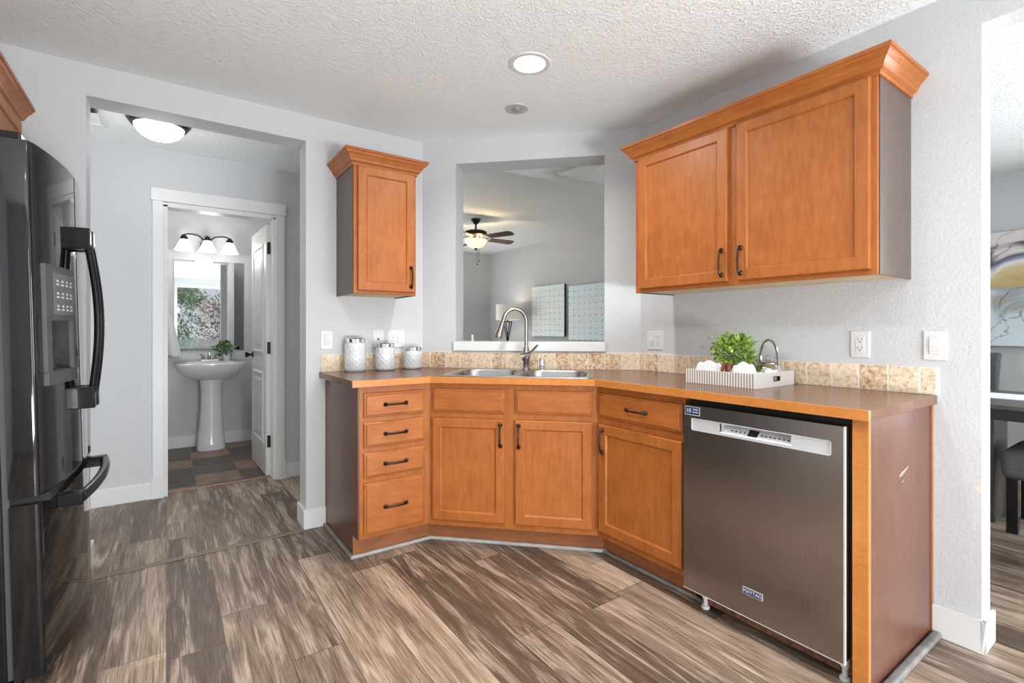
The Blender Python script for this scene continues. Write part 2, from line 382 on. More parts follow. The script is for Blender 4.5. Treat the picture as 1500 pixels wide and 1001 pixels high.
def tile_art(name, ca, cb):
    """canvas of pale square leaves with dark joints"""
    m, N, L, p = mat_new(name)
    tc = N.new('ShaderNodeTexCoord'); sx = N.new('ShaderNodeSeparateXYZ'); L.new(tc.outputs['Object'], sx.inputs[0])
    nw = N.new('ShaderNodeTexNoise'); nw.inputs['Scale'].default_value = 14; nw.inputs['Detail'].default_value = 4; L.new(tc.outputs['Object'], nw.inputs['Vector'])
    wob = math_n(N, L, 'MULTIPLY', math_n(N, L, 'SUBTRACT', nw.outputs['Fac'], 0.5), 0.075)
    d = []
    for ax, s in (('X', 0.127), ('Z', 0.099)):
        q = math_n(N, L, 'FRACT', math_n(N, L, 'DIVIDE', math_n(N, L, 'ADD', sx.outputs[ax], wob), s))
        d.append(math_n(N, L, 'MINIMUM', q, math_n(N, L, 'SUBTRACT', 1.0, q)))
    mn = math_n(N, L, 'MINIMUM', d[0], d[1]); sm = math_n(N, L, 'ADD', d[0], d[1])
    n2 = N.new('ShaderNodeTexNoise'); n2.inputs['Scale'].default_value = 3; n2.inputs['Detail'].default_value = 6; L.new(tc.outputs['Object'], n2.inputs['Vector'])
    base = ramp(N, [(0.35, ca), (0.65, cb)]); L.new(n2.outputs['Fac'], base.inputs['Fac'])
    line = ramp(N, [(0.0, (1, 1, 1)), (0.06, (0, 0, 0))]); L.new(mn, line.inputs['Fac'])
    dot = ramp(N, [(0.03, (1, 1, 1)), (0.17, (0, 0, 0))]); L.new(sm, dot.inputs['Fac'])
    c = mixc(N, L, math_n(N, L, 'MULTIPLY', line.outputs['Color'], 0.22), base.outputs['Color'], (0.20, 0.24, 0.24))
    c = mixc(N, L, math_n(N, L, 'MULTIPLY', dot.outputs['Color'], 0.75), c, (0.06, 0.06, 0.055))
    L.new(c, p.inputs['Base Color']); p.inputs['Roughness'].default_value = 0.35
    return m
def ink_art(name):
    """poured ink: pale blue below, gold through the middle, indigo and blush above, with dark veins"""
    m, N, L, p = mat_new(name)
    tc = N.new('ShaderNodeTexCoord'); sx = N.new('ShaderNodeSeparateXYZ'); L.new(tc.outputs['Object'], sx.inputs[0])
    n0 = N.new('ShaderNodeTexNoise'); n0.inputs['Scale'].default_value = 2.4; n0.inputs['Detail'].default_value = 4; n0.inputs['Distortion'].default_value = 1.2
    L.new(tc.outputs['Object'], n0.inputs['Vector'])
    t_ = math_n(N, L, 'ADD', math_n(N, L, 'DIVIDE', sx.outputs['Z'], 0.9), math_n(N, L, 'MULTIPLY', math_n(N, L, 'SUBTRACT', n0.outputs['Fac'], 0.5), 1.1))
    t_ = math_n(N, L, 'ADD', t_, math_n(N, L, 'MULTIPLY', math_n(N, L, 'SUBTRACT', 0.3, sx.outputs['X']), 0.35))
    r = ramp(N, [(0.0, (0.66, 0.75, 0.80)), (0.30, (0.60, 0.69, 0.72)), (0.37, (0.34, 0.36, 0.36)), (0.44, (0.52, 0.37, 0.15)), (0.55, (0.64, 0.52, 0.30)), (0.62, (0.74, 0.75, 0.72)), (0.70, (0.22, 0.24, 0.36)), (0.78, (0.10, 0.08, 0.12)), (0.86, (0.66, 0.62, 0.60)), (1.0, (0.74, 0.68, 0.65))])
    L.new(t_, r.inputs['Fac'])
    n3 = N.new('ShaderNodeTexNoise'); n3.inputs['Scale'].default_value = 2.1; n3.inputs['Detail'].default_value = 4; n3.inputs['Distortion'].default_value = 1.5; L.new(tc.outputs['Object'], n3.inputs['Vector'])
    ln = ramp(N, [(0.486, (0, 0, 0)), (0.5, (1, 1, 1)), (0.514, (0, 0, 0))]); L.new(n3.outputs['Fac'], ln.inputs['Fac'])
    c = mixc(N, L, math_n(N, L, 'MULTIPLY', ln.outputs['Color'], 0.7), r.outputs['Color'], (0.10, 0.07, 0.07))
    L.new(c, p.inputs['Base Color']); p.inputs['Roughness'].default_value = 0.3
    return m

WALL = plaster('wall_paint', (0.57, 0.58, 0.592))
CEIL = plaster('ceiling_texture', (0.86, 0.895, 0.895), 'ceiling')
WHITE = simple('white_trim_paint', (0.73, 0.73, 0.715), 0.35)
FLOOR = floor_planks('wood_plank_floor')
SLATE = slate_tiles('slate_tile_floor')
OAK = wood('maple_stain_vertical', (0.275, 0.074, 0.014), (0.37, 0.114, 0.023), (0.45, 0.155, 0.037))
OAKH = wood('maple_stain_horizontal', (0.275, 0.074, 0.014), (0.37, 0.114, 0.023), (0.45, 0.155, 0.037), scale=(2.2, 14, 14))
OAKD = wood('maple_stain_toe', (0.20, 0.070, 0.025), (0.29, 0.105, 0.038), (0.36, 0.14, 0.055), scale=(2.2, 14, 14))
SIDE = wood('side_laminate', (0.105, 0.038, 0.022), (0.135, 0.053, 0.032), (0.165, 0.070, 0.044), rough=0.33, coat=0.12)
UNDER = wood('pale_underside', (0.50, 0.38, 0.22), (0.62, 0.49, 0.31), (0.70, 0.57, 0.38), scale=(2, 14, 14), rough=0.5, coat=0)
COUNTER = wood('counter_laminate', (0.125, 0.056, 0.031), (0.165, 0.079, 0.046), (0.21, 0.107, 0.066), scale=(3, 9, 3), rough=0.22, coat=0.0, blotch=2)
COUNTER.node_tree.nodes['Principled BSDF'].inputs['Specular IOR Level'].default_value = 0.22
EDGE = wood('counter_edge_wood', (0.43, 0.15, 0.028), (0.52, 0.195, 0.042), (0.60, 0.24, 0.06), scale=(3, 12, 12), rough=0.35)
BRONZE = simple('dark_bronze', (0.045, 0.032, 0.026), 0.32, 0.85)
BLACKG = simple('gloss_black', (0.006, 0.006, 0.007), 0.05, 0, 0.25, spec=0.5)
BLACKS = simple('satin_black', (0.010, 0.010, 0.011), 0.22, 0, 0.0, spec=0.25)
BLACKM = simple('matt_black', (0.012, 0.012, 0.012), 0.7)
DGREY = simple('dark_grey_plastic', (0.07, 0.07, 0.072), 0.35)
STEELD = brushed('brushed_dark_steel', (0.36, 0.325, 0.30), 0.25, 'z')
STEEL = brushed('brushed_steel', (0.40, 0.395, 0.39), 0.26, 'x')
NICKEL = simple('brushed_nickel', (0.36, 0.34, 0.32), 0.24, 1.0)
CHROME = simple('chrome', (0.80, 0.80, 0.81), 0.07, 1.0)
SILVER = simple('silver_plastic', (0.60, 0.61, 0.62), 0.32, 0.25)
PORC = simple('white_porcelain', (0.80, 0.80, 0.81), 0.10, 0, 0.6)
CERAM = simple('white_ceramic', (0.64, 0.665, 0.69), 0.14, 0, 0.5)
PLATE = simple('white_plate_plastic', (0.68, 0.68, 0.68), 0.3)
SLOT = simple('dark_slot', (0.03, 0.03, 0.03), 0.6)
CLOTH = simple('white_cloth', (0.68, 0.68, 0.70), 0.85, bump=0.15, bscale=300)
GREYV = simple('grey_vinyl_moulding', (0.20, 0.195, 0.185), 0.6, var=0.25, vscale=18)
GREYL = simple('pale_grey_moulding', (0.40, 0.385, 0.36), 0.5, var=0.2, vscale=18)
GROUT = simple('white_grout', (0.86, 0.82, 0.76), 0.8)
TILE = travertine('travertine_tile')
LEAF = leaf_mat('boxwood_leaves', (0.05, 0.15, 0.015), (0.46, 0.64, 0.12))
LEAF2 = leaf_mat('dark_leaves', (0.02, 0.075, 0.02), (0.16, 0.30, 0.10))
COPPER = simple('copper_strip', (0.40, 0.21, 0.13), 0.4, 0.3)
TERRA = simple('brown_wood_ring', (0.22, 0.055, 0.02), 0.35)
NAVY = simple('navy_badge', (0.018, 0.032, 0.105), 0.35)
LETTER = simple('silver_letter', (0.75, 0.77, 0.82), 0.35)
LAMPW = simple('lit_white_diffuser', (0.9, 0.9, 0.9), 0.5, emit=(1, 0.99, 0.97), estr=3.5)
DOMEW = simple('lit_dome_glass', (0.9, 0.9, 0.9), 0.4, emit=(1, 0.985, 0.97), estr=0.8)
SHADEW = simple('lit_frosted_shade', (0.9, 0.9, 0.9), 0.4, emit=(1, 0.98, 0.95), estr=0.75)
FANW = simple('lit_amber_bowl', (0.9, 0.8, 0.6), 0.4, emit=(1, 0.72, 0.33), estr=1.25)
MIRROR = simple('mirror_silver', (0.90, 0.91, 0.91), 0.01, 1.0)
GLASS = glass_mat('window_glass')
FANWOOD = wood('fan_blade_wood', (0.05, 0.025, 0.018), (0.085, 0.045, 0.032), (0.12, 0.07, 0.05), scale=(2, 14, 14))
DWOOD = wood('dark_table_wood', (0.045, 0.042, 0.036), (0.075, 0.070, 0.060), (0.11, 0.10, 0.088), rough=0.35)
FABRIC = simple('charcoal_fabric', (0.085, 0.085, 0.088), 0.9, bump=0.3, bscale=500, var=0.3, vscale=220)
RUNNER = simple('white_runner', (0.74, 0.77, 0.82), 0.9, bump=0.2, bscale=200)
SHADE = simple('linen_shade', (0.62, 0.58, 0.51), 0.8, emit=(1, 0.92, 0.78), estr=0.12)
GRASS = simple('grass', (0.10, 0.19, 0.05), 0.9, var=0.4, vscale=6)
FENCEM = simple('weathered_fence_wood', (0.42, 0.47, 0.44), 0.8, var=0.25, vscale=20)
BRUSH = leaf_mat('reddish_shrub_leaves', (0.16, 0.11, 0.06), (0.50, 0.36, 0.24))
TREEL = leaf_mat('pale_tree_leaves', (0.13, 0.22, 0.07), (0.50, 0.62, 0.35))
BARK = simple('bark', (0.10, 0.07, 0.05), 0.9)
RUST = simple('rusty_strip', (0.14, 0.06, 0.03), 0.7, var=0.6, vscale=60)
PUTTY = simple('bare_plaster', (0.70, 0.64, 0.56), 0.8)

# ------------------------------------------------------------------ room measurements
YL, XR, CL, CR = 3.083, 2.4287, 1.4174, 2.0757
H = 2.44
s2 = sqrt(0.5)
DL = (XR - CL) / s2                       # length of the diagonal wall
HB = 4.25                                 # hall back wall
BB = 5.93                                 # bathroom back wall
XG = 5.484                                # great room far wall
YB = -2.4                                 # wall behind the camera
MD = Matrix.Translation((CL, YL, 0)) @ Matrix.Rotation(-pi / 4, 4, 'Z')   # diagonal frame: x along wall, -y into kitchen

# ------------------------------------------------------------------ shell
bm = B(); box(bm, -1.9, 5.7, YB - 0.15, HB + 0.1, -0.08, 0); box(bm, 1.45, 5.7, HB + 0.1, 8.8, -0.08, 0)
struct('floor', bm, FLOOR)
bm = B(); box(bm, -1.3, 1.45, HB + 0.1, BB + 0.1, -0.08, 0)
struct('floor_bathroom', bm, SLATE)
bm = B(); box(bm, -1.9, 5.7, YB - 0.15, 3.263, H, H + 0.1); box(bm, -1.9, 1.6, 3.263, BB + 0.1, H, H + 0.1)
struct('ceiling', bm, CEIL)
bm = B(); box(bm, 1.45, 5.7, 3.263, 8.8, 2.75, 2.85); box(bm, 1.45, 5.7, 3.223, 3.263, H + 0.1, 2.85)
struct('ceiling_living', bm, CEIL)
bm = B(); box(bm, XR + 0.114, 3.96, YB, 3.0, 2.405, H - 0.0005)
struct('ceiling_slab', bm, CEIL)  # lowered slab added so its edge draws the tone change overhead

T1 = 0.16
bm = B()
box(bm, -1.9, -0.313, YL, YL + T1, 0, H); box(bm, -0.313, 0.673, YL, YL + T1, 2.288, H); box(bm, 0.673, CL + 0.03, YL, YL + T1, 0, H)
struct('wall_left', bm, WALL)
bm = B()
t = 0.19
for (a, b, z0, z1) in ((-0.06, 0.232, 0, H), (1.208, DL + 0.06, 0, H), (0.232, 1.208, 0, 1.06), (0.232, 1.208, 2.281, H)):
    box(bm, a, b, 0, t, z0, z1, MD)
struct('wall_diagonal', bm, WALL)
bm = B()
X2 = XR + 0.114
box(bm, XR, X2, 0.495, CR + 0.03, 0, H); box(bm, XR, X2, -1.0, 0.495, 2.288, H); box(bm, XR, X2, YB, -1.0, 0, H)
struct('wall_right', bm, WALL)
bm = B(); box(bm, -1.3, -1.15, YB, YL, 0, H); struct('wall_fridge_side', bm, WALL)
# wall behind the camera with the mirrored kitchen window and an added, unseen patio door
bm = B()
op = [(0.16, 1.20, 0.0, 2.26), (1.35, 2.30, 0.0, 2.1)]
xs = -1.3
for (a, b, z0, z1) in op:
    box(bm, xs, a, YB - 0.12, YB, 0, H)
    if z0 > 0: box(bm, a, b, YB - 0.12, YB, 0, z0)
    box(bm, a, b, YB - 0.12, YB, z1, H); xs = b
box(bm, xs, 5.7, YB - 0.12, YB, 0, H)
struct('wall_back', bm, WALL)
# hall and bathroom
DX0, DX1, DZ = -0.004, 0.690, 2.045
bm = B()
box(bm, -1.9, DX0, HB, HB + 0.11, 0, H); box(bm, DX1, 1.45, HB, HB + 0.11, 0, H); box(bm, DX0, DX1, HB, HB + 0.11, DZ, H)
struct('wall_hall', bm, WALL)
bm = B(); box(bm, -1.9, -1.8, YL, HB + 0.1, 0, H); struct('wall_hall_end', bm, WALL)
bm = B(); box(bm, 1.35, 1.45, YL + T1, BB, 0, H); struct('wall_stair', bm, WALL)
bm = B(); box(bm, -1.3, 1.45, BB, BB + 0.1, 0, H); struct('wall_bathroom', bm, WALL)
bm = B(); box(bm, -0.75, -0.65, HB + 0.11, BB, 0, H); struct('wall_bathroom_left', bm, WALL)
bm = B(); box(bm, 0.98, 1.08, HB + 0.11, BB, 0, H); struct('wall_bathroom_right', bm, WALL)
# great room
bm = B(); box(bm, XG, XG + 0.12, -0.7, 8.8, 0, 2.85); box(bm, XG, XG + 0.12, YB, -2.2, 0, 2.85); box(bm, XG, XG + 0.12, -2.2, -0.7, 0, 0.6); box(bm, XG, XG + 0.12, -2.2, -0.7, 2.1, 2.85); struct('wall_great_room', bm, WALL)
bm = B(); wf = 0.05
for (a, b, c, d) in ((-2.2, -2.15, 0.6, 2.1), (-0.75, -0.7, 0.6, 2.1), (-2.15, -0.75, 0.6, 0.65), (-2.15, -0.75, 2.05, 2.1), (-1.475, -1.425, 0.65, 2.05)): box(bm, XG + 0.05, XG + 0.10, a, b, c, d)
w3f = struct('window_3', bm, WHITE, bevel=0.003)  # unseen window added where the dining fill lamp stands
bm = B(); box(bm, XG + 0.072, XG + 0.078, -2.15, -0.75, 0.65, 2.05); obj('pane', bm, GLASS, w3f)
bm = B(); box(bm, 1.45, 2.2, 8.65, 8.77, 0, 2.85); box(bm, 4.4, 5.6, 8.65, 8.77, 0, 2.85); box(bm, 2.2, 4.4, 8.65, 8.77, 0, 0.55); box(bm, 2.2, 4.4, 8.65, 8.77, 2.15, 2.85)
struct('wall_living_end', bm, WALL)
bm = B(); box(bm, 1.45, 1.55, 3.27, 8.65, 0, 2.85); struct('wall_living_side', bm, WALL)

# windows behind the camera and in the living room; only the first is mirrored
def window(n, x0, x1, z0, z1, y, mull=True, inward=1):
    f = 0.05
    bm = B()
    box(bm, x0, x0 + f, y - 0.03, y + 0.03, z0, z1); box(bm, x1 - f, x1, y - 0.03, y + 0.03, z0, z1)
    box(bm, x0 + f, x1 - f, y - 0.03, y + 0.03, z0, z0 + f); box(bm, x0 + f, x1 - f, y - 0.03, y + 0.03, z1 - f, z1)
    if mull: box(bm, (x0 + x1) / 2 - 0.025, (x0 + x1) / 2 + 0.025, y - 0.02, y + 0.02, z0 + f, z1 - f)
    w = struct('window_%d' % n, bm, WHITE, bevel=0.003)
    bm = B(); box(bm, x0 + f, x1 - f, y - 0.003, y + 0.003, z0 + f, z1 - f); obj('pane', bm, GLASS, w)
    return w
window(1, 0.16, 1.20, 0.0, 2.26, YB - 0.07, False)
window(2, 1.35, 2.30, 0.0, 2.1, YB - 0.09)  # unseen glass door added to go with its fill lamps
window(4, 2.2, 4.4, 0.55, 2.15, 8.74)  # unseen window added to go with the living room fill lamps

# trim: baseboards
def base(name, segs, M=None, h=0.115, th=0.014):
    bm = B()
    for s in segs: box(bm, *s, 0, h, M)
    return struct(name, bm, WHITE, bevel=0.003)
base('baseboard_left', [(0.659, 0.786, YL - 0.014, YL), (0.659, 0.673, YL - 0.0, YL + T1 + 0.014), (-0.36, -0.299, YL - 0.014, YL), (-0.313, -0.299, YL, YL + T1 + 0.014)])
base('baseboard_right', [(XR - 0.016, XR, 0.482, 0.634), (XR - 0.016, X2 + 0.016, 0.482, 0.495)], h=0.118)
base('baseboard_hall', [(-1.8, -0.087, HB - 0.014, HB), (0.775, 1.34, HB - 0.014, HB)])
base('baseboard_bathroom', [(-0.64, 0.97, BB - 0.014, BB)])
base('baseboard_great_room', [(XG - 0.014, XG, YB, 8.6)])
# casing of the bathroom door (trim) with plinth blocks and jambs
bm = B()
y0, y1 = HB - 0.020, HB
box(bm, -0.080, -0.018, y0, y1, 0.145, 2.075); box(bm, 0.703, 0.766, y0, y1, 0.145, 2.075)
box(bm, -0.089, -0.016, HB - 0.026, y1, 0, 0.145); box(bm, 0.701, 0.774, HB - 0.026, y1, 0, 0.145)
box(bm, -0.089, 0.776, HB - 0.026, y1, 2.075, 2.163)
box(bm, -0.022, DX0 + 0.012, HB - 0.006, HB + 0.115, 0, DZ + 0.012); box(bm, DX1 - 0.006, 0.706, HB - 0.006, HB + 0.115, 0, DZ + 0.012)
box(bm, -0.022, 0.706, HB - 0.006, HB + 0.115, DZ - 0.004, 2.075)
struct('trim_1', bm, WHITE, bevel=0.002)
# white sill of the pass-through
bm = B(); box(bm, 0.220, 1.214, -0.022, t + 0.012, 1.036, 1.097, MD)
struct('trim_2', bm, WHITE, bevel=0.003)
# floor strip between kitchen and hall, copper strip at the bathroom
bm = B()
prism(bm, [(-0.312, 3.022), (0.66, 3.052), (0.66, 3.086), (-0.312, 3.056)], 0.0, 0.007)
struct('trim_3', bm, simple('brown_threshold', (0.20, 0.135, 0.095), 0.4), bevel=0.003)
bm = B(); box(bm, DX0 + 0.012, DX1 - 0.006, HB + 0.085, HB + 0.115, 0, 0.006)
struct('trim_4', bm, COPPER, bevel=0.002)
# chip of bare plaster on the wall corner
bm = B(); prism(bm, [(0.497, 0.580), (0.497, 0.607), (0.510, 0.602), (0.523, 0.594), (0.512, 0.586)], 0, 0.0012,
      Matrix.Translation((XR, 0, 0)) @ Matrix(((0, 0, -1, 0), (1, 0, 0, 0), (0, 1, 0, 0), (0, 0, 0, 1))))
struct('trim_5', bm, PUTTY)

# ------------------------------------------------------------------ cabinets
# local frame of a cabinet: x to the right along its face, +y into the wall, face at y=0
DOOR_R = [(0, 0), (0, -0.0165), (0.0035, -0.0195), (0.046, -0.0195), (0.0495, -0.017), (0.0535, -0.0105), (0.056, -0.0105)]
SLAB_R = [(0, 0), (0, -0.010), (0.004, -0.0135), (0.0085, -0.0135), (0.012, -0.0185), (0.014, -0.0195)]
def pull_bm(L=0.13, horizontal=True):
    """arched bar pull, centred, standing out to -y"""
    bm = B(); h = L / 2
    pts = [(-h + 0.006, -0.006, 0), (-h + 0.013, -0.016, 0), (-h + 0.03, -0.0215, 0), (0, -0.0245, 0), (h - 0.03, -0.0215, 0), (h - 0.013, -0.016, 0), (h - 0.006, -0.006, 0)]
    Ps = []
    for a, b in zip(pts, pts[1:]):
        for k in range(4): Ps.append(Vector(a).lerp(Vector(b), k / 4))
    Ps.append(Vector(pts[-1]))
    n = len(Ps); rad = [0.0048 + 0.0022 * abs(2 * i / (n - 1) - 1) ** 3 for i in range(n)]
    tube(bm, Ps, rad, 10)
    for sx in (-1, 1):
        c = Vector((sx * (h - 0.008), 0, 0))
        lathe(bm, [(0.0, 0.0), (0.0115, 0.0), (0.0115, 0.004), (0.007, 0.009), (0.0, 0.010)], 14, M=Matrix.Translation(c) @ Matrix.Rotation(pi / 2, 4, 'X'))
    if not horizontal:
        bmesh.ops.transform(bm, matrix=Matrix.Rotation(pi / 2, 4, 'Y'), verts=bm.verts)
    return bm
def add_pull(door, x, z, horizontal):
    bm = pull_bm(0.128, horizontal); bmesh.ops.translate(bm, verts=bm.verts, vec=(x, -0.0195, z))
    return obj('handle', bm, BRONZE, door, smooth=True)
def door(parent, x0, x1, z0, z1, hx=None, hz=None):
    bm = B(); rings_panel(bm, x0, x1, z0, z1, DOOR_R)
    d = obj('door', bm, OAK, parent)
    if hx is not None: add_pull(d, hx, hz, False)
    return d
def drawer(parent, x0, x1, z0, z1, pull=True, name='drawer'):
    bm = B(); rings_panel(bm, x0, x1, z0, z1, SLAB_R)
    d = obj(name, bm, OAKH, parent)
    if pull: add_pull(d, (x0 + x1) / 2, (z0 + z1) / 2, True)
    return d
TOP = 0.888
# --- drawer base under the left of the counter
FY = 2.473
c1 = empty('base_cabinet', (0.787, FY, 0), 0, 'stained maple base cabinet with a column of four drawers, left of the sink cabinet', 'cabinet', 'base cabinets under the counter')
w1 = 1.182 - 0.787
bm = B(); box(bm, 0.004, w1, 0.0, 0.020, 0.118, TOP); box(bm, 0.006, w1 - 0.03, 0.020, 0.075, 0.118, TOP); box(bm, 0.006, w1 - 0.22, 0.075, 0.606, 0.118, TOP)
obj('body', bm, OAK, c1)
bm = B(); prism(bm, [(0, 0.0), (0, 0.118), (0.076, 0.118), (0.076, 0), (0.61, 0), (0.61, TOP), (0, TOP)][::-1], -0.002, 0.006, Matrix(((0, 0, 1, 0), (1, 0, 0, 0), (0, 1, 0, 0), (0, 0, 0, 1))))
bm.free(); bm = B()
M_yz = Matrix(((0, 0, 1, 0), (1, 0, 0, 0), (0, 1, 0, 0), (0, 0, 0, 1)))
prism(bm, [(0, 0.118), (0.076, 0.118), (0.076, 0.0), (0.61, 0), (0.61, TOP), (0, TOP)], -0.002, 0.006, M_yz)
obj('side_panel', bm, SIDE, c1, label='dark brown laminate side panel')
bm = B(); box(bm, -0.004, 0.000, 0.592, 0.61, 0, TOP); obj('scribe_strip', bm, OAKD, c1)
bm = B(); box(bm, -0.003, w1 + 0.03, 0.074, 0.086, 0.0, 0.118); obj('toe_kick', bm, OAKD, c1)
for (z0, z1) in ((0.729, 0.852), (0.578, 0.702), (0.424, 0.550), (0.135, 0.397)):
    drawer(c1, 0.813 - 0.787, 1.143 - 0.787, z0, z1)
# --- sink base on the diagonal
DS = 0.598                                 # face distance from the diagonal wall
c2o = MD @ Vector((0, -DS, 0))
c2 = empty('base_cabinet', c2o, -pi / 4, 'stained maple corner sink cabinet with two doors and two plain fronts above them', 'cabinet', 'base cabinets under the counter')
bm = B(); box(bm, 0.266, 1.166, 0, 0.02, 0.112, TOP); box(bm, 0.28, 1.14, 0.02, 0.03, 0.112, TOP)
obj('body', bm, OAK, c2)
bm = B(); box(bm, 0.228, 1.205, 0.076, 0.086, 0.0, 0.112); obj('toe_kick', bm, OAKD, c2)
drawer(c2, 0.281, 0.682, 0.729, 0.855, False, 'false_front'); drawer(c2, 0.739, 1.139, 0.731, 0.853, False, 'false_front')
door(c2, 0.284, 0.682, 0.146, 0.697, 0.660, 0.615); door(c2, 0.739, 1.139, 0.146, 0.697, 0.758, 0.612)
# --- base right of the sink
FX = 1.819
c3 = empty('base_cabinet', (FX, 1.836, 0), -pi / 2, 'stained maple base cabinet with one drawer over one door, beside the dishwasher', 'cabinet', 'base cabinets under the counter')
w3 = 1.836 - 1.308
bm = B(); box(bm, 0, w3, 0, 0.02, 0.115, TOP); box(bm, 0.03, w3, 0.02, 0.075, 0.115, TOP); box(bm, 0.22, w3, 0.075, 0.6, 0.115, TOP); obj('body', bm, OAK, c3)
bm = B(); box(bm, -0.03, w3, 0.076, 0.086, 0, 0.115); obj('toe_kick', bm, OAKD, c3)
drawer(c3, 0.026, 0.520, 0.730, 0.852); door(c3, 0.026, 0.520, 0.150, 0.693, 0.056, 0.612)
# --- end panel right of the dishwasher
c4 = empty('cabinet_end_panel', (FX, 0.683, 0), -pi / 2, 'brown laminate end panel with an orange wood front edge, right of the dishwasher', 'cabinet panel')
bm = B(); box(bm, 0, 0.047, 0.004, 0.022, 0.0, TOP); obj('front_edge', bm, EDGE, c4, bevel=0.002, label='orange wood front edge')
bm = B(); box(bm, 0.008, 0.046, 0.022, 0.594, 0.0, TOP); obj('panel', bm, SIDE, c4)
bm = B(); box(bm, 0.040, 0.050, 0.590, 0.609, 0.0, TOP); obj('scribe_strip', bm, OAKD, c4)
bm = B()
Msc = Matrix.Translation((0.0465, 0, 0)) @ M_yz
prism(bm, [(0.262, 0.664), (0.285, 0.676), (0.335, 0.684), (0.352, 0.690), (0.350, 0.682), (0.315, 0.670), (0.290, 0.662), (0.270, 0.660)], 0.0, 0.0005, Msc)
prism(bm, [(0.285, 0.640), (0.310, 0.646), (0.312, 0.643), (0.288, 0.637)], 0.0, 0.0005, Msc)
obj('scuff', bm, simple('scuffed_laminate', (0.34, 0.25, 0.18), 0.6), c4, label='pale scuff on the panel')

# floor mouldings along the cabinet bases (structure trim)
bm = B(); box(bm, 0.766, 0.786, 2.53, YL - 0.012, 0, 0.018)
struct('trim_6', bm, GREYV, bevel=0.006, seg=3)
bm = B(); prism(bm, [(0.766, 2.530), (1.212, 2.530), (1.222, 2.549), (0.787, 2.549)], 0, 0.018)
A = MD @ Vector((0.279, -0.542, 0)); Bv = MD @ Vector((1.243, -0.542, 0)); A2 = MD @ Vector((0.279, -0.523, 0)); B2 = MD @ Vector((1.243, -0.523, 0))
prism(bm, [(1.212, 2.530), Bv[:2], B2[:2], (1.222, 2.549)], 0, 0.018)
struct('trim_7', bm, GREYL, bevel=0.005, seg=3)
bm = B(); box(bm, 1.878, 1.895, 1.26, 1.866, 0, 0.016)
struct('trim_8', bm, GREYV, bevel=0.005, seg=3)
bm = B(); box(bm, 1.80, XR - 0.016, 0.602, 0.632, 0, 0.024)
struct('trim_9', bm, GREYV, bevel=0.01, seg=4)

# ------------------------------------------------------------------ countertop with sink cut-out
ZC = 0.921
def strip_front(bm, pts, d, z0, z1):
    """strip of thickness d behind the polyline pts (to its left side)"""
    n = len(pts); P = [Vector(p) for p in pts]; off = []
    for i in range(n):
        ns = []
        if i > 0: e = (P[i] - P[i - 1]).normalized(); ns.append(Vector((-e.y, e.x)))
        if i < n - 1: e = (P[i + 1] - P[i]).normalized(); ns.append(Vector((-e.y, e.x)))
        if len(ns) == 2:
            b = (ns[0] + ns[1]).normalized(); off.append(P[i] + b * d / b.dot(ns[0]))
        else: off.append(P[i] + ns[0] * d)
    for i in range(n - 1):
        prism(bm, [P[i], P[i + 1], off[i + 1], off[i]], z0, z1)
    return off
FRONT = [(0.748, 2.435), (1.164, 2.435), (1.781, 1.818), (1.781, 0.622)]
bme = B(); inner = strip_front(bme, FRONT, 0.016, TOP, ZC)
SK = (0.312, 1.142, -0.605, -0.055)         # sink outline in the diagonal frame: x0,x1,y0,y1
outer = [tuple(p[:2]) for p in inner] + [(XR - 0.001, 0.622), (XR - 0.001, CR), (CL, YL - 0.001), (0.748, YL - 0.001)]
hole = [(MD @ Vector(p))[:2] for p in ((SK[0] + 0.02, SK[2] + 0.02, 0), (SK[1] - 0.02, SK[2] + 0.02, 0), (SK[1] - 0.02, SK[3] - 0.02, 0), (SK[0] + 0.02, SK[3] - 0.02, 0))]
bm = B()
for z in (TOP, ZC):
    edges = []
    for loop in (outer, hole):
        vs = [bm.verts.new((p[0], p[1], z)) for p in loop]
        edges += [bm.edges.new((vs[i], vs[(i + 1) % len(vs)])) for i in range(len(vs))]
    bmesh.ops.triangle_fill(bm, edges=edges, use_beauty=True)
for loop in (outer, hole):
    n = len(loop)
    for i in range(n):
        a, b = loop[i], loop[(i + 1) % n]
        bm.faces.new([bm.verts.new((*a, TOP)), bm.verts.new((*b, TOP)), bm.verts.new((*b, ZC)), bm.verts.new((*a, ZC))])
ct = obj('countertop', bm, COUNTER)
tag(ct, 'brown laminate countertop with an orange wood edge, bent round the corner sink', 'countertop')
obj('front_edge', bme, EDGE, ct, label='orange wood front edge strip')

# backsplash tiles
def tile_run(bm, bg, M, length, first, w=0.1045, z0=0.922, z1=1.027, d=0.009):
    box(bg, 0, length, -0.0082, 0, z0, z1, M)
    x = 0; nxt = first
    while x < length - 0.005:
        e = min(nxt, length)
        if e - x > 0.006: box(bm, x + 0.0022, e - 0.0022, -d, -0.001, z0 + 0.001, z1 - 0.001, M)
        x = nxt; nxt += w
bm = B(); bg = B()
ML = Matrix.Translation((0.758, YL, 0)); MR = Matrix.Translation((XR, CR, 0)) @ Matrix.Rotation(-pi / 2, 4, 'Z')
tile_run(bm, bg, ML, CL - 0.758 - 0.004, 0.100); tile_run(bm, bg, MD, DL, 0.060); tile_run(bm, bg, MR, CR - 0.622, 0.045)
bs = obj('tile_backsplash', bg, GROUT); tag(bs, 'low beige travertine tile backsplash along the back of the countertop', 'backsplash')
obj('tiles', bm, TILE, bs, bevel=0.0015)

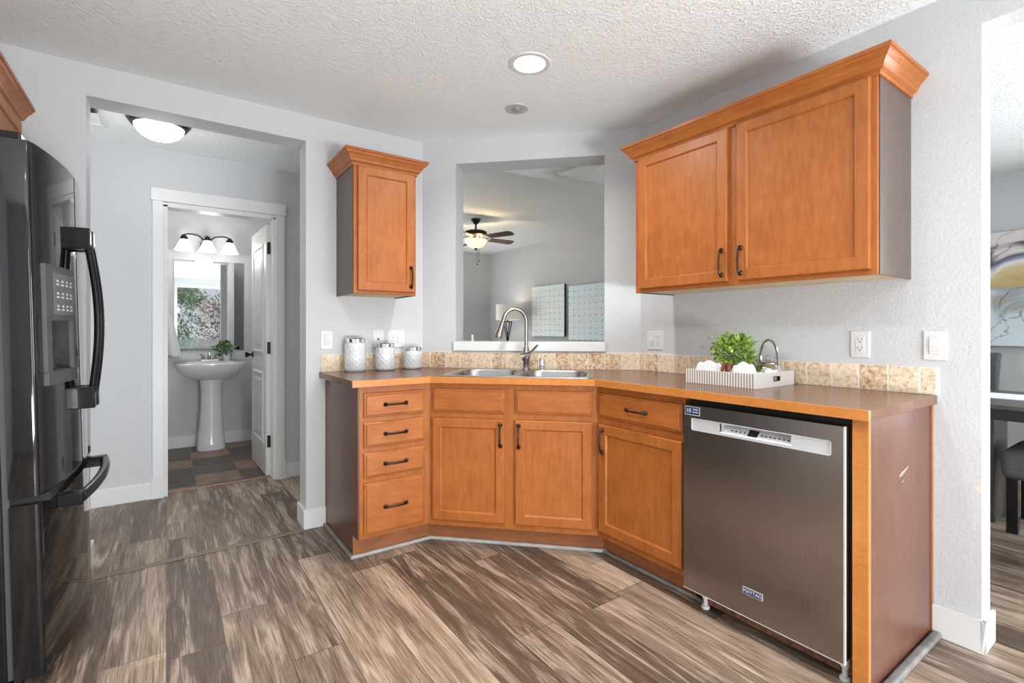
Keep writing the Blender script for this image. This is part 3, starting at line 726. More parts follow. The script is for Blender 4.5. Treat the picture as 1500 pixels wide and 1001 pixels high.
# ------------------------------------------------------------------ upper cabinets
CROWN = [(0.0, 0.0), (0.006, 0.0), (0.008, 0.012), (0.020, 0.020), (0.024, 0.030), (0.034, 0.046), (0.047, 0.058), (0.049, 0.066), (0.056, 0.068), (0.056, 0.082), (0.0, 0.082)]
def crown(bm, x0, x1, y0, y1, z):
    """crown moulding round left, front and right of a box whose front is y0 (towards -y)"""
    path = [(x0, y1, Vector((-1, 0))), (x0, y0, Vector((-1, -1))), (x1, y0, Vector((1, -1))), (x1, y1, Vector((1, 0)))]
    R = [[bm.verts.new((px + n.x * o, py + n.y * o, z + h)) for (o, h) in CROWN] for (px, py, n) in path]
    k = len(CROWN)
    for a, b in zip(R, R[1:]):
        for i in range(k): bm.faces.new((a[i], a[(i + 1) % k], b[(i + 1) % k], b[i]))
    bm.faces.new(R[0]); bm.faces.new(R[-1][::-1])
def upper(loc, rz, w, d, z0, z1, doors, label, sides=('l', 'r'), name='wall_cabinet', group='wall cabinets', right_wide=0.0):
    c = empty(name, loc, rz, label, 'cabinet', group)
    bm = B(); box(bm, 0.004, w - 0.004, 0.0, 0.02, z0, z1); box(bm, 0.008, w - 0.008, 0.02, d - 0.001, z0 + 0.012, z1); obj('body', bm, OAK, c, bevel=0.0015)
    for sx in ((0.0, 0.008), (w - 0.008, w)):
        bm = B(); box(bm, *sx, 0.012, d, z0, z1 + 0.03); obj('side_panel', bm, SIDE2, c, label='grey brown laminate side')
    bm = B(); box(bm, 0.012, w - 0.012, 0.02, d - 0.002, z0 + 0.006, z0 + 0.012); obj('bottom_panel', bm, UNDER, c, label='pale unstained underside')
    bm = B(); crown(bm, 0, w, 0, d, z1 - 0.012); box(bm, 0.0, w, 0.0, d, z1, z1 + 0.06); obj('crown_moulding', bm, OAKH, c)
    for (a, b, hx) in doors: door(c, a, b, z0 + 0.020, z1 - 0.012, hx, z0 + 0.107)
    return c
SIDE2 = wood('upper_side_laminate', (0.085, 0.058, 0.045), (0.105, 0.074, 0.059), (0.125, 0.09, 0.073), rough=0.4, coat=0.1)
upper((0.849, YL - 0.325, 0), 0, 1.228 - 0.849, 0.325, 1.376, 2.105, [(0.024, 0.361, 0.337)], 'small stained maple wall cabinet with a single door, above the canisters')
upper((XR - 0.325, 1.832, 0), -pi / 2, 1.832 - 0.703, 0.325, 1.374, 2.105, [(0.036, 0.549, 0.525), (0.594, 1.106, 0.616)], 'wide stained maple wall cabinet with two doors on the right wall')
# cabinet above the refrigerator, faces +x
upper((-0.545, 2.18, 0), pi / 2, 0.88, 0.60, 1.86, 2.105, [(0.02, 0.419, None), (0.455, 0.86, None)], 'maple cabinet with crown moulding high above the refrigerator')

# ------------------------------------------------------------------ dishwasher
dw = empty('dishwasher', (1.79, 1.296, 0), -pi / 2, 'dark stainless steel dishwasher under the counter, between base cabinet and end panel', 'dishwasher')
DWW = 0.601
bm = B(); box(bm, 0.004, DWW + 0.006, 0.055, 0.60, 0.10, 0.872); box(bm, -0.004, DWW + 0.012, 0.052, 0.075, 0.10, 0.885); obj('tub', bm, BLACKM, dw)
# door in pieces round the control pocket
PX0, PX1, PZ0, PZ1 = 0.038, 0.565, 0.757, 0.807
bm = B()
box(bm, 0, DWW, 0, 0.05, 0.092, PZ0); box(bm, 0, DWW, 0, 0.05, PZ1, 0.859); box(bm, 0, PX0, 0, 0.05, PZ0, PZ1); box(bm, PX1, DWW, 0, 0.05, PZ0, PZ1)
dd = obj('door', bm, STEELD, dw)
bm = B(); box(bm, DWW, DWW + 0.004, 0.0, 0.012, 0.092, 0.859); box(bm, -0.001, DWW + 0.004, 0.0, 0.012, 0.088, 0.092); obj('door_trim', bm, SILVER, dd)
# silver control strip with recessed pocket
bm = B()
f = 0.002
box(bm, PX0, PX1, -f, 0.01, PZ1 - 0.003, PZ1); box(bm, PX0, PX1, -f, 0.01, PZ0, PZ0 + 0.003); box(bm, PX0, PX0 + 0.003, -f, 0.01, PZ0, PZ1); box(bm, PX1 - 0.003, PX1, -f, 0.01, PZ0, PZ1)
QX0, QX1 = 0.166, 0.438
box(bm, PX0 + 0.003, QX0, 0.002, 0.012, PZ0 + 0.003, PZ1 - 0.003); box(bm, QX1, PX1 - 0.003, 0.002, 0.012, PZ0 + 0.003, PZ1 - 0.003)
# pocket: back slopes from low front to deep top
v = [bm.verts.new(p) for p in ((QX0, 0.001, PZ0 + 0.010), (QX1, 0.001, PZ0 + 0.010), (QX1, 0.040, PZ1 - 0.006), (QX0, 0.040, PZ1 - 0.006))]; bm.faces.new(v)
box(bm, QX0, QX1, -f, 0.012, PZ0 + 0.003, PZ0 + 0.010)
v = [bm.verts.new(p) for p in ((QX0, 0.001, PZ0 + 0.010), (QX0, 0.040, PZ1 - 0.006), (QX0, 0.001, PZ1 - 0.003))]; bm.faces.new(v)
v = [bm.verts.new(p) for p in ((QX1, 0.001, PZ0 + 0.010), (QX1, 0.040, PZ1 - 0.006), (QX1, 0.001, PZ1 - 0.003))]; bm.faces.new(v)
v = [bm.verts.new(p) for p in ((QX0, 0.040, PZ1 - 0.006), (QX1, 0.040, PZ1 - 0.006), (QX1, 0.001, PZ1 - 0.003), (QX0, 0.001, PZ1 - 0.003))]; bm.faces.new(v)
cp = obj('control_panel', bm, SILVER, dw)
def slope_pt(x, u, lift=0.0006):           # point on the sloping pocket back, u 0..1
    a = Vector((x, 0.001, PZ0 + 0.010)); b = Vector((x, 0.040, PZ1 - 0.006))
    n = Vector((0, -(b.z - a.z), (b.y - a.y))).normalized()
    return a.lerp(b, u) + n * lift
bm = B(); v = [bm.verts.new(slope_pt(x, u)) for x, u in ((0.274, 0.12), (0.312, 0.12), (0.312, 0.72), (0.274, 0.72))]; bm.faces.new(v); obj('display', bm, BLACKG, cp)
for xs_ in ([0.205 + 0.017 * i for i in range(4)], [0.322 + 0.016 * i for i in range(7)]):
    bm = B()
    for x in xs_:
        v = [bm.verts.new(slope_pt(a, u)) for a, u in ((x, 0.30), (x + 0.009, 0.30), (x + 0.009, 0.42), (x, 0.42))]; bm.faces.new(v)
    obj('button_legends', bm, SLOT, cp)
MT = Matrix(((1, 0, 0, 0), (0, 0, -1, 0), (0, 1, 0, 0), (0, 0, 0, 1)))      # text plane -> xz facing -y
bx, bz = 1.296 - 0.996, 0.190
bm = B(); box(bm, bx - 0.038, bx + 0.038, -0.003, 0, bz - 0.0125, bz + 0.0125); bd = obj('badge', bm, SILVER, dd)
bm = B(); box(bm, bx - 0.036, bx + 0.036, -0.0036, -0.003, bz - 0.0105, bz + 0.0105); obj('badge_face', bm, NAVY, bd)
bm = text_mesh('MAYTAG', 0.0175, Matrix.Translation((bx, -0.0038, bz)) @ MT); bmesh.ops.scale(bm, vec=(1.0, 1, 1), verts=bm.verts); obj('lettering', bm, LETTER, bd)
sx, sz = 0.042, 0.836
bm = B(); box(bm, sx - 0.035, sx + 0.035, -0.001, 0, sz - 0.018, sz + 0.018); stk = obj('sticker', bm, SILVER, dd)
bm = B(); box(bm, sx - 0.033, sx + 0.033, -0.0013, -0.001, sz - 0.015, sz + 0.016); obj('sticker_face', bm, NAVY, stk)
bm = text_mesh('10', 0.024, Matrix.Translation((sx - 0.017, -0.0016, sz)) @ MT); text_mesh('YEAR', 0.0105, Matrix.Translation((sx + 0.015, -0.0016, sz + 0.006)) @ MT, bm); box(bm, sx + 0.002, sx + 0.028, -0.0016, -0.0013, sz - 0.006, sz - 0.003)
obj('lettering', bm, LETTER, stk)
bm = B(); box(bm, 0.05, DWW, 0.075, 0.085, 0.02, 0.10); obj('toe_strip', bm, RUST, dw)
for fx in (0.055, 0.578):
    bm = B(); lathe(bm, [(0.0, 0.0), (0.016, 0.0), (0.018, 0.004), (0.016, 0.012), (0.009, 0.016), (0.009, 0.04), (0.014, 0.045), (0.014, 0.095), (0.0, 0.096)], 16, (fx, 0.072, 0))
    obj('foot', bm, PLATE, dw, smooth=True)

# ------------------------------------------------------------------ sink, faucet, air gap
sk = empty('sink', c2o, -pi / 4, 'double bowl stainless steel sink set in the angled corner of the countertop', 'sink')
sk.location = (MD @ Vector((0, 0, ZC)))[:]
x0, x1, y0, y1 = SK
bowls = [(x0 + 0.035, 0.712, y0 + 0.035, y1 - 0.105), (0.742, x1 - 0.035, y0 + 0.035, y1 - 0.105)]
def rrect(a, b, c, d, r, n=6):
    out = []
    for cx, cy, s in ((b - r, d - r, 0), (a + r, d - r, 1), (a + r, c + r, 2), (b - r, c + r, 3)):
        for k in range(n + 1):
            q = (s + k / n) * pi / 2; out.append((cx + r * cos(q), cy + r * sin(q)))
    return out
bm = B()
zt = 0.004
edges = []
loops = [rrect(x0, x1, y0, y1, 0.03)] + [rrect(*b, 0.09) for b in bowls]
for lp in loops:
    vs = [bm.verts.new((p[0], p[1], zt)) for p in lp]
    edges += [bm.edges.new((vs[i], vs[(i + 1) % len(vs)])) for i in range(len(vs))]
bmesh.ops.triangle_fill(bm, edges=edges, use_beauty=True)
lp = loops[0]; lo = rrect(x0 - 0.004, x1 + 0.004, y0 - 0.004, y1 + 0.004, 0.034)
for i in range(len(lp)):
    j = (i + 1) % len(lp)
    bm.faces.new([bm.verts.new((*lp[i], zt)), bm.verts.new((*lp[j], zt)), bm.verts.new((*lo[j], 0.0005)), bm.verts.new((*lo[i], 0.0005))])
obj('rim', bm, STEEL, sk)
for b in bowls:
    bm = B(); prev = None
    for (ins, z, r) in ((0, zt, 0.09), (0.003, -0.004, 0.09), (0.008, -0.09, 0.088), (0.018, -0.155, 0.08), (0.045, -0.178, 0.06), (0.10, -0.182, 0.05)):
        ring = [bm.verts.new((p[0], p[1], z)) for p in rrect(b[0] + ins, b[1] - ins, b[2] + ins, b[3] - ins, r)]
        if prev:
            for i in range(len(ring)): bm.faces.new((prev[i], prev[(i + 1) % len(ring)], ring[(i + 1) % len(ring)], ring[i]))
        prev = ring
    bm.faces.new(prev)
    bw = obj('bowl', bm, STEEL, sk, smooth=True, ang=60)
    bm = B(); lathe(bm, [(0.0, 0.0015), (0.030, 0.0015), (0.042, 0.003), (0.043, 0.0), (0, 0)], 24, ((b[0] + b[1]) / 2, (b[2] + b[3]) / 2, -0.181)); obj('drain', bm, CHROME, bw, smooth=True)
fs, fy = 0.722, -0.100
fa = empty('faucet', MD @ Vector((fs, fy, ZC + 0.004)), -pi / 4, 'brushed nickel pull-down gooseneck faucet behind the sink', 'faucet')
bm = B(); lathe(bm, [(0.0, 0), (0.027, 0), (0.027, 0.004), (0.022, 0.010), (0.0205, 0.05), (0.024, 0.06), (0.024, 0.105), (0.020, 0.118), (0.0165, 0.14), (0.0, 0.141)], 24); obj('base', bm, NICKEL, fa, smooth=True)
dv = Vector((-0.93, -0.36, 0)).normalized()
R_ = 0.073
pts = [Vector((0, 0, z)) for z in (0.12, 0.18, 0.24, 0.30)]
for k in range(1, 15):
    a = pi * 0.93 * k / 14
    pts.append(dv * (R_ * (1 - cos(a))) + Vector((0, 0, 0.30 + R_ * 1.12 * sin(a))))
end = pts[-1]
bm = B(); tube(bm, pts, 0.0125, 16); obj('spout', bm, NICKEL, fa, smooth=True)
dn = (pts[-1] - pts[-2]).normalized()
bm = B(); q = end
tube(bm, [q - dn * 0.004, q + dn * 0.03, q + dn * 0.05, q + dn * 0.085, q + dn * 0.118, q + dn * 0.122], [0.0135, 0.0145, 0.0165, 0.0205, 0.0235, 0.020], 18)
sh = obj('spray_head', bm, NICKEL, fa, smooth=True)
bm = B(); tube(bm, [q + dn * 0.121, q + dn * 0.124], [0.018, 0.018], 16); obj('nozzle', bm, DGREY, sh)
bm = B(); tube(bm, [(-0.028, -0.020, 0.078), (0.0, -0.012, 0.088), (0.022, -0.018, 0.10)], [0.019, 0.019, 0.017], 14); tube(bm, [(0.018, -0.018, 0.098), (0.045, -0.026, 0.122), (0.072, -0.034, 0.150), (0.078, -0.036, 0.155)], [0.0085, 0.0075, 0.0065, 0.005], 12); obj('lever', bm, NICKEL, fa, smooth=True)
ag = empty('air_gap', MD @ Vector((0.822, -0.100, ZC + 0.004)), -pi / 4, 'small chrome air gap cap on the sink deck, right of the faucet', 'air gap')
bm = B(); lathe(bm, [(0, 0), (0.026, 0), (0.026, 0.004), (0.019, 0.008), (0.019, 0.066), (0.016, 0.071), (0, 0.072)], 20); cap = obj('cap', bm, CHROME, ag, smooth=True)
bm = B(); box(bm, -0.014, 0.014, -0.0205, -0.017, 0.018, 0.024); obj('slot', bm, SLOT, cap)

# ------------------------------------------------------------------ wall plates
def plate(loc, rz, gangs, label, cat, hgt=0.114):
    n = len(gangs); w = 0.072 + 0.046 * (n - 1)
    r = empty(cat.replace(' ', '_'), loc, rz, label, cat, 'white wall plates')
    bm = B(); rings_panel(bm, -w / 2, w / 2, -hgt / 2, hgt / 2, [(0, 0), (0, -0.004), (0.0035, -0.0065)]); obj('cover_plate', bm, PLATE, r)
    for i, g in enumerate(gangs):
        cx = (i - (n - 1) / 2) * 0.046
        if g == 'rocker':
            bm = B(); box(bm, cx - 0.0165, cx + 0.0165, -0.0085, -0.006, -0.0335, 0.0335); fr = obj('switch_frame', bm, PLATE, r, bevel=0.001)
            bm = B(); v = [bm.verts.new(p) for p in ((cx - 0.0145, -0.0086, -0.031), (cx + 0.0145, -0.0086, -0.031), (cx + 0.0145, -0.0125, 0.0), (cx - 0.0145, -0.0125, 0.0), (cx + 0.0145, -0.009, 0.031), (cx - 0.0145, -0.009, 0.031))]
            bm.faces.new((v[0], v[1], v[2], v[3])); bm.faces.new((v[3], v[2], v[4], v[5])); obj('rocker', bm, PLATE, fr, solid=0.002)
        elif g == 'outlet':
            bm = B(); box(bm, cx - 0.0165, cx + 0.0165, -0.0085, -0.006, -0.0335, 0.0335); fr = obj('receptacle', bm, PLATE, r, bevel=0.001)
            bm = B()
            for cz in (-0.018, 0.018):
                box(bm, cx - 0.0085, cx - 0.0065, -0.0090, -0.0084, cz + 0.000, cz + 0.009); box(bm, cx + 0.0065, cx + 0.0085, -0.0090, -0.0084, cz + 0.001, cz + 0.008)
                lathe(bm, [(0, 0), (0.0028, 0), (0.0028, 0.0006), (0, 0.0006)], 10, M=Matrix.Translation((cx, -0.0084, cz - 0.007)) @ Matrix.Rotation(pi / 2, 4, 'X'))
            obj('slots', bm, SLOT, fr)
        else:
            bm = B(); box(bm, cx - 0.006, cx + 0.006, -0.0072, -0.006, -0.007, 0.005); obj('jack', bm, SLOT, r)
    return r
plate((0.791, YL, 1.113), 0, ['rocker'], 'white rocker switch on the wall left of the canisters, beside the hall opening', 'light switch')
plate((1.109, YL, 1.116), 0, ['jack'], 'white phone jack plate with one small hole, above the middle canister', 'phone jack')
plate((1.228, YL, 1.115), 0, ['outlet', 'rocker'], 'white double plate with outlet and switch above the shortest canister', 'outlet')
plate((XR, 1.957, 1.110), -pi / 2, ['rocker', 'outlet'], 'white double plate with switch and outlet in the corner under the wide wall cabinet', 'outlet')
plate((XR, 0.878, 1.111), -pi / 2, ['outlet'], 'white single outlet on the right wall between tray and light switch', 'outlet')
plate((XR, 0.628, 1.112), -pi / 2, ['rocker'], 'white rocker switch at the right end of the backsplash', 'light switch')

# ------------------------------------------------------------------ canisters
def canister(loc, rz, R, Hh, label):
    r = empty('canister', loc, rz, label, 'canister', 'white canisters on the counter')
    body_h = Hh - 0.032
    prof = [(0.0, 0.0), (R * 0.84, 0.0), (R * 0.93, 0.004), (R, 0.016)]
    n = 26
    for i in range(n + 1): prof.append((R, 0.016 + (body_h - 0.034) * i / n))
    prof += [(R * 0.97, body_h - 0.008), (R * 0.86, body_h), (R * 0.83, body_h + 0.004), (0.0, body_h + 0.004)]
    def mod(a, z):
        if z < 0.016 or z > body_h - 0.02: return 1.0
        u = a * 12 / (2 * pi); k = z / 0.032
        d1 = abs(((u + k) % 1) - 0.5) * 2; d2 = abs(((u - k) % 1) - 0.5) * 2
        return 1.0 + 0.055 * (min(d1, d2)) ** 0.8 - 0.02
    bm = B(); lathe(bm, prof, 144, mod=mod); obj('jar', bm, CERAM, r, smooth=True, ang=70)
    bm = B(); z = body_h + 0.002
    lathe(bm, [(0, z), (R * 0.86, z), (R * 0.90, z + 0.003), (R * 0.90, z + 0.008), (R * 0.82, z + 0.010), (R * 0.82, z + 0.013), (R * 0.92, z + 0.015), (R * 0.92, z + 0.022), (R * 0.84, z + 0.028), (0, z + 0.0295)], 40); lid = obj('lid', bm, CHROME, r, smooth=True)
    bm = B(); tube(bm, arc((-R * 0.86, -0.01, z + 0.010), (-R * 1.22, -0.015, z + 0.002), (-R * 0.98, -0.012, z - 0.022), 8), 0.0022, 8); obj('wire_bail', bm, CHROME, lid, smooth=True)
    bm = B(); box(bm, R * 0.20, R * 0.42, -R * 0.97, -R * 0.86, z + 0.006, z + 0.027); obj('clasp', bm, CHROME, lid, smooth=True)
    return r
canister((0.942, 3.015, ZC), 0.35, 0.0625, 0.205, 'tallest white quilted canister, leftmost of the three on the counter')
canister((1.122, 2.993, ZC), 0.3, 0.0600, 0.173, 'middle-height white quilted canister, between the tall and the short one')
canister((1.312, 3.005, ZC), 0.2, 0.0595, 0.147, 'shortest white quilted canister, nearest the corner')

# ------------------------------------------------------------------ tray with plant, napkins, kettle
tr = empty('tray', (2.048, 1.128, ZC), radians(-90.0), 'rectangular tray striped white and brown on the counter', 'tray')
tr.location = (2.046, 1.128, ZC)
TW, TD, TH = 0.345, 0.335, 0.064             # along counter (away, +Y world), depth towards wall
# tray frame: local x -> world -y ; use world-aligned local instead
tr.rotation_euler = (0, 0, 0)
th = 0.011
stripe = None
m, N, L, p = mat_new('striped_bone')
tc = N.new('ShaderNodeTexCoord'); sxn = N.new('ShaderNodeSeparateXYZ'); L.new(tc.outputs['Object'], sxn.inputs[0])
q = math_n(N, L, 'FRACT', math_n(N, L, 'DIVIDE', sxn.outputs['Y'], 0.0128))
r_ = ramp(N, [(0.0, (0.78, 0.76, 0.72)), (0.64, (0.78, 0.76, 0.72)), (0.66, (0.23, 0.15, 0.11)), (0.97, (0.23, 0.15, 0.11)), (1.0, (0.78, 0.76, 0.72))]); L.new(q, r_.inputs['Fac'])
L.new(r_.outputs['Color'], p.inputs['Base Color']); p.inputs['Roughness'].default_value = 0.35
STRIPE = m
m2, N, L, p = mat_new('faint_stripe_white')
tc = N.new('ShaderNodeTexCoord'); sxn = N.new('ShaderNodeSeparateXYZ'); L.new(tc.outputs['Object'], sxn.inputs[0])
q = math_n(N, L, 'FRACT', math_n(N, L, 'DIVIDE', sxn.outputs['X'], 0.0128))
r_ = ramp(N, [(0.0, (0.80, 0.79, 0.77)), (0.9, (0.80, 0.79, 0.77)), (0.95, (0.58, 0.55, 0.50)), (1.0, (0.80, 0.79, 0.77))]); L.new(q, r_.inputs['Fac'])
L.new(r_.outputs['Color'], p.inputs['Base Color']); p.inputs['Roughness'].default_value = 0.35
FAINT = m2
bm = B(); box(bm, 0.002, TD - 0.002, 0.002, TW - 0.002, 0.0, 0.008); obj('base', bm, PLATE, tr)
bm = B(); box(bm, 0, th, 0, TW, 0.0, TH); obj('front_side', bm, STRIPE, tr, bevel=0.0012, label='side striped white and brown')
bm = B(); box(bm, TD - th, TD, 0, TW, 0.0, TH); obj('back_side', bm, STRIPE, tr, bevel=0.0012)
for (ya, yb) in ((0, th), (TW - th, TW)):
    hx0, hx1, hz0, hz1 = 0.150, 0.205, 0.024, 0.046
    bm = B(); box(bm, th, hx0, ya, yb, 0, TH); box(bm, hx1, TD - th, ya, yb, 0, TH); box(bm, hx0, hx1, ya, yb, 0, hz0); box(bm, hx0, hx1, ya, yb, hz1, TH)
    es = obj('end_side', bm, FAINT, tr)
    if ya == 0:
        bm = B()
        for (a, b, c, d) in ((hx0, hx1, hz1 - 0.003, hz1), (hx0, hx1, hz0, hz0 + 0.003), (hx0, hx0 + 0.003, hz0, hz1), (hx1 - 0.003, hx1, hz0, hz1)): box(bm, a, b, ya - 0.002, yb, c, d)
        obj('handle_rim', bm, BRONZE, es)
def leaf(bm, c, d, up, L_, w):
    d = d.normalized(); side = d.cross(up)
    if side.length < 1e-3: side = Vector((1, 0, 0))
    side.normalize(); nrm = side.cross(d)
    v = [bm.verts.new(q) for q in (c, c + d * L_ * 0.5 + side * w - nrm * w * 0.25, c + d * L_, c + d * L_ * 0.5 - side * w - nrm * w * 0.25)]
    m_ = bm.verts.new(c + d * L_ * 0.55 + nrm * w * 0.15)
    bm.faces.new((v[0], v[1], m_)); bm.faces.new((v[1], v[2], m_)); bm.faces.new((v[2], v[3], m_)); bm.faces.new((v[3], v[0], m_))
def bush(bm, bs_, base, c, rx, rz_, n, L_, w, rnd, stems=9):
    tips = []
    for i in range(stems):
        a = rnd.random() * 2 * pi; e = rnd.random()
        tip = c + Vector((cos(a) * rx * 0.9 * e, sin(a) * rx * 0.9 * e, rz_ * (0.25 + 0.7 * rnd.random()) * (1 - 0.45 * e)))
        tube(bs_, [base, base.lerp(tip, 0.5) + Vector((0, 0, 0.01)), tip], [0.0018, 0.0014, 0.0008], 5)
        tips.append(tip)
    for i in range(n):
        if i % 3 == 0:
            t_ = rnd.choice(tips); q_ = t_ + Vector((rnd.gauss(0, 1), rnd.gauss(0, 1), rnd.gauss(0, 0.8))) * rx * 0.22
        else:
            while True:
                q_ = Vector((rnd.uniform(-1, 1), rnd.uniform(-1, 1), rnd.uniform(-1, 1)))
                if 0.35 < q_.length < 1: break
            q_ = c + Vector((q_.x * rx, q_.y * rx, q_.z * rz_))
        d = (q_ - c).normalized() + Vector((rnd.gauss(0, 0.5), rnd.gauss(0, 0.5), rnd.gauss(0.2, 0.5)))
        leaf(bm, q_, d, Vector((rnd.gauss(0, 0.4), rnd.gauss(0, 0.4), 1)), L_ * rnd.uniform(0.7, 1.25), w * rnd.uniform(0.7, 1.2))
rnd = random.Random(3)
pl = empty('potted_plant', (2.245, 1.345, ZC + 0.008), 0, 'bushy bright green potted plant standing in the striped tray', 'plant')
bm = B(); lathe(bm, [(0, 0), (0.034, 0), (0.038, 0.004), (0.045, 0.066), (0.047, 0.072), (0.042, 0.072), (0.040, 0.060), (0, 0.058)], 24); obj('pot', bm, CERAM, pl, smooth=True)
bm = B(); bs2 = B(); bush(bm, bs2, Vector((0, 0, 0.058)), Vector((0.0, 0.0, 0.135)), 0.092, 0.080, 760, 0.024, 0.0095, rnd, 14)
obj('foliage', bm, LEAF, pl); obj('stems', bs2, simple('green_stem', (0.12, 0.16, 0.05), 0.6), pl)
def napkin(loc, rz, sx, sy, hz, label, ringpos):
    r = empty('napkin', loc, rz, label, 'napkin', 'napkins in the tray')
    nx, ny = 22, 16; bm = B(); g = []
    sd = loc[0] * 13
    for i in range(nx + 1):
        row = []
        for j in range(ny + 1):
            u, v_ = i / nx, j / ny
            pinch = 1 - 0.62 * math.exp(-((u - ringpos) / 0.13) ** 2)
            x = (u - 0.5) * sx; y = (v_ - 0.5) * sy * pinch
            crown_ = (1 - (2 * v_ - 1) ** 2) ** 0.6
            fold = 0.30 * sin(v_ * pi * 5 + 3 * u) + 0.5 * mnoise.noise(Vector((u * 4 + sd, v_ * 4, sd)))
            z = 0.004 + hz * crown_ * (0.66 + 0.46 * fold) * (1 - 0.8 * abs(2 * u - 1) ** 5) * (1 - 0.30 * math.exp(-((u - ringpos) / 0.13) ** 2))
            row.append(bm.verts.new((x, y, max(0.002, z))))
        g.append(row)
    for i in range(nx):
        for j in range(ny): bm.faces.new((g[i][j], g[i + 1][j], g[i + 1][j + 1], g[i][j + 1]))
    bmesh.ops.holes_fill(bm, edges=[e for e in bm.edges if e.is_boundary])
    obj('cloth', bm, CLOTH, r, smooth=True, ang=80)
    bm = B(); rr = hz * 0.50 + 0.006
    xx = (ringpos - 0.5) * sx
    P = [(xx, cos(a) * (sy * 0.21 + 0.004), 0.0085 + rr * 0.62 + sin(a) * (rr * 0.62)) for a in [2 * pi * k / 24 for k in range(25)]]
    tube(bm, P, 0.0075, 8, cap=False); obj('ring', bm, TERRA, r, smooth=True, label='brown ring round the cloth')
    return r
napkin((2.105, 1.375, ZC + 0.0085), radians(-84), 0.165, 0.09, 0.112, 'white cloth napkin at the left end of the tray with a brown ring', 0.90)
napkin((2.098, 1.215, ZC + 0.0085), radians(96), 0.135, 0.09, 0.115, 'white cloth napkin in the middle of the tray, rolled through a brown ring', 0.88)
# folded cloth at right of the tray
bm = B(); g = []
nx, ny = 16, 16
for i in range(nx + 1):
    row = []
    for j in range(ny + 1):
        u, v_ = i / nx, j / ny
        z = 0.046 + 0.012 * sin(u * 7 + v_ * 2) + 0.014 * mnoise.noise(Vector((u * 3, v_ * 3, 5))) - 0.026 * max(0, (u - 0.75) * 4)
        row.append(bm.verts.new((2.145 + 0.105 * u + 0.01 * v_, 1.148 + 0.075 * v_, ZC + max(0.012, z))))
    g.append(row)
for i in range(nx):
    for j in range(ny): bm.faces.new((g[i][j], g[i + 1][j], g[i + 1][j + 1], g[i][j + 1]))
top_f = list(bm.faces)
ex = bmesh.ops.extrude_face_region(bm, geom=top_f)
for v in ex['geom']:
    if isinstance(v, bmesh.types.BMVert): v.co.z = ZC + 0.0085
cl = obj('folded_cloth', bm, CLOTH, smooth=True, ang=50); tag(cl, 'folded white cloth at the right end of the striped tray', 'cloth')
# kettle
kt = empty('kettle', (2.305, 1.205, ZC + 0.008), radians(-100), 'steel kettle with an arched handle behind the plant in the striped tray', 'kettle')
bm = B(); lathe(bm, [(0, 0), (0.060, 0), (0.064, 0.006), (0.066, 0.03), (0.060, 0.058), (0.046, 0.080), (0.036, 0.087), (0, 0.088)], 36); obj('body', bm, CHROME, kt, smooth=True)
bm = B(); lathe(bm, [(0, 0.086), (0.037, 0.086), (0.037, 0.091), (0.024, 0.097), (0.006, 0.100), (0, 0.100)], 28); ld = obj('lid', bm, NICKEL, kt, smooth=True)
bm = B(); P = [(0.011 * sin(a), 0, 0.112 - 0.013 * cos(a) + 0.002) for a in [2 * pi * k / 18 for k in range(19)]]; tube(bm, P, 0.0022, 8, cap=False); obj('loop_knob', bm, CHROME, ld, smooth=True)
bm = B(); hp = []
for k in range(21):
    a = pi * k / 20; hp.append((0.046 * cos(a) * (1.0), 0, 0.083 + 0.115 * sin(a) ** 0.8))
tube(bm, hp, 0.0042, 8, flat=1.6); obj('handle', bm, CHROME, kt, smooth=True)
bm = B(); tube(bm, [(-0.050, 0.0, 0.045), (-0.072, 0.0, 0.066), (-0.088, 0.0, 0.090), (-0.094, 0.0, 0.098)], [0.017, 0.013, 0.010, 0.009], 12); sp = obj('spout', bm, CHROME, kt, smooth=True)
bm = B(); tube(bm, [(-0.090, 0, 0.092), (-0.106, 0, 0.104), (-0.110, 0, 0.120)], [0.012, 0.014, 0.008], 10); obj('spout_cap', bm, BLACKS, sp, smooth=True, label='black spout cap')

# ------------------------------------------------------------------ refrigerator
fr = empty('refrigerator', (-0.322, 2.2, 0.0), 0, 'glossy black french door refrigerator with freezer drawer at the left edge', 'refrigerator')
fr.rotation_euler = (0, radians(-1.35), radians(-1.8))
FW = 0.85
def fcurve(y): return 0.046 * (1 - ((y - 0.425) / 0.425) ** 2)
def curved(bm, ya, yb, z0, z1, xb, extra=0.0, rn=False, rf=False, n=14):
    pts = []
    for k in range(n + 1):
        y = ya + (yb - ya) * k / n
        x = fcurve(y) + extra
        if rn and y - ya < 0.014: x -= 0.014 - sqrt(max(0, 0.014 ** 2 - (0.014 - (y - ya)) ** 2))
        if rf and yb - y < 0.014: x -= 0.014 - sqrt(max(0, 0.014 ** 2 - (0.014 - (yb - y)) ** 2))
        pts.append((x, y))
    if rn:
        pre = []
        for k in range(1, 6):
            y = ya + 0.014 * k / 6; x = fcurve(ya) + extra - (0.014 - sqrt(max(0, 0.014 ** 2 - (0.014 - (y - ya)) ** 2)))
            pre.append((x, y))
        pts = [pts[0]] + pre + [q for q in pts[1:] if q[1] > ya + 0.014]
    pts += [(xb, yb), (xb, ya)]
    prism(bm, pts, z0, z1)
bm = B(); box(bm, -0.75, -0.092, 0.004, FW - 0.004, 0.04, 1.765); box(bm, -0.70, -0.06, 0.02, FW - 0.02, 0.012, 0.04); obj('cabinet_body', bm, BLACKS, fr, bevel=0.006)
bm = B(); box(bm, -0.092, -0.076, 0.012, FW - 0.012, 0.05, 1.76); obj('gasket', bm, DGREY, fr)
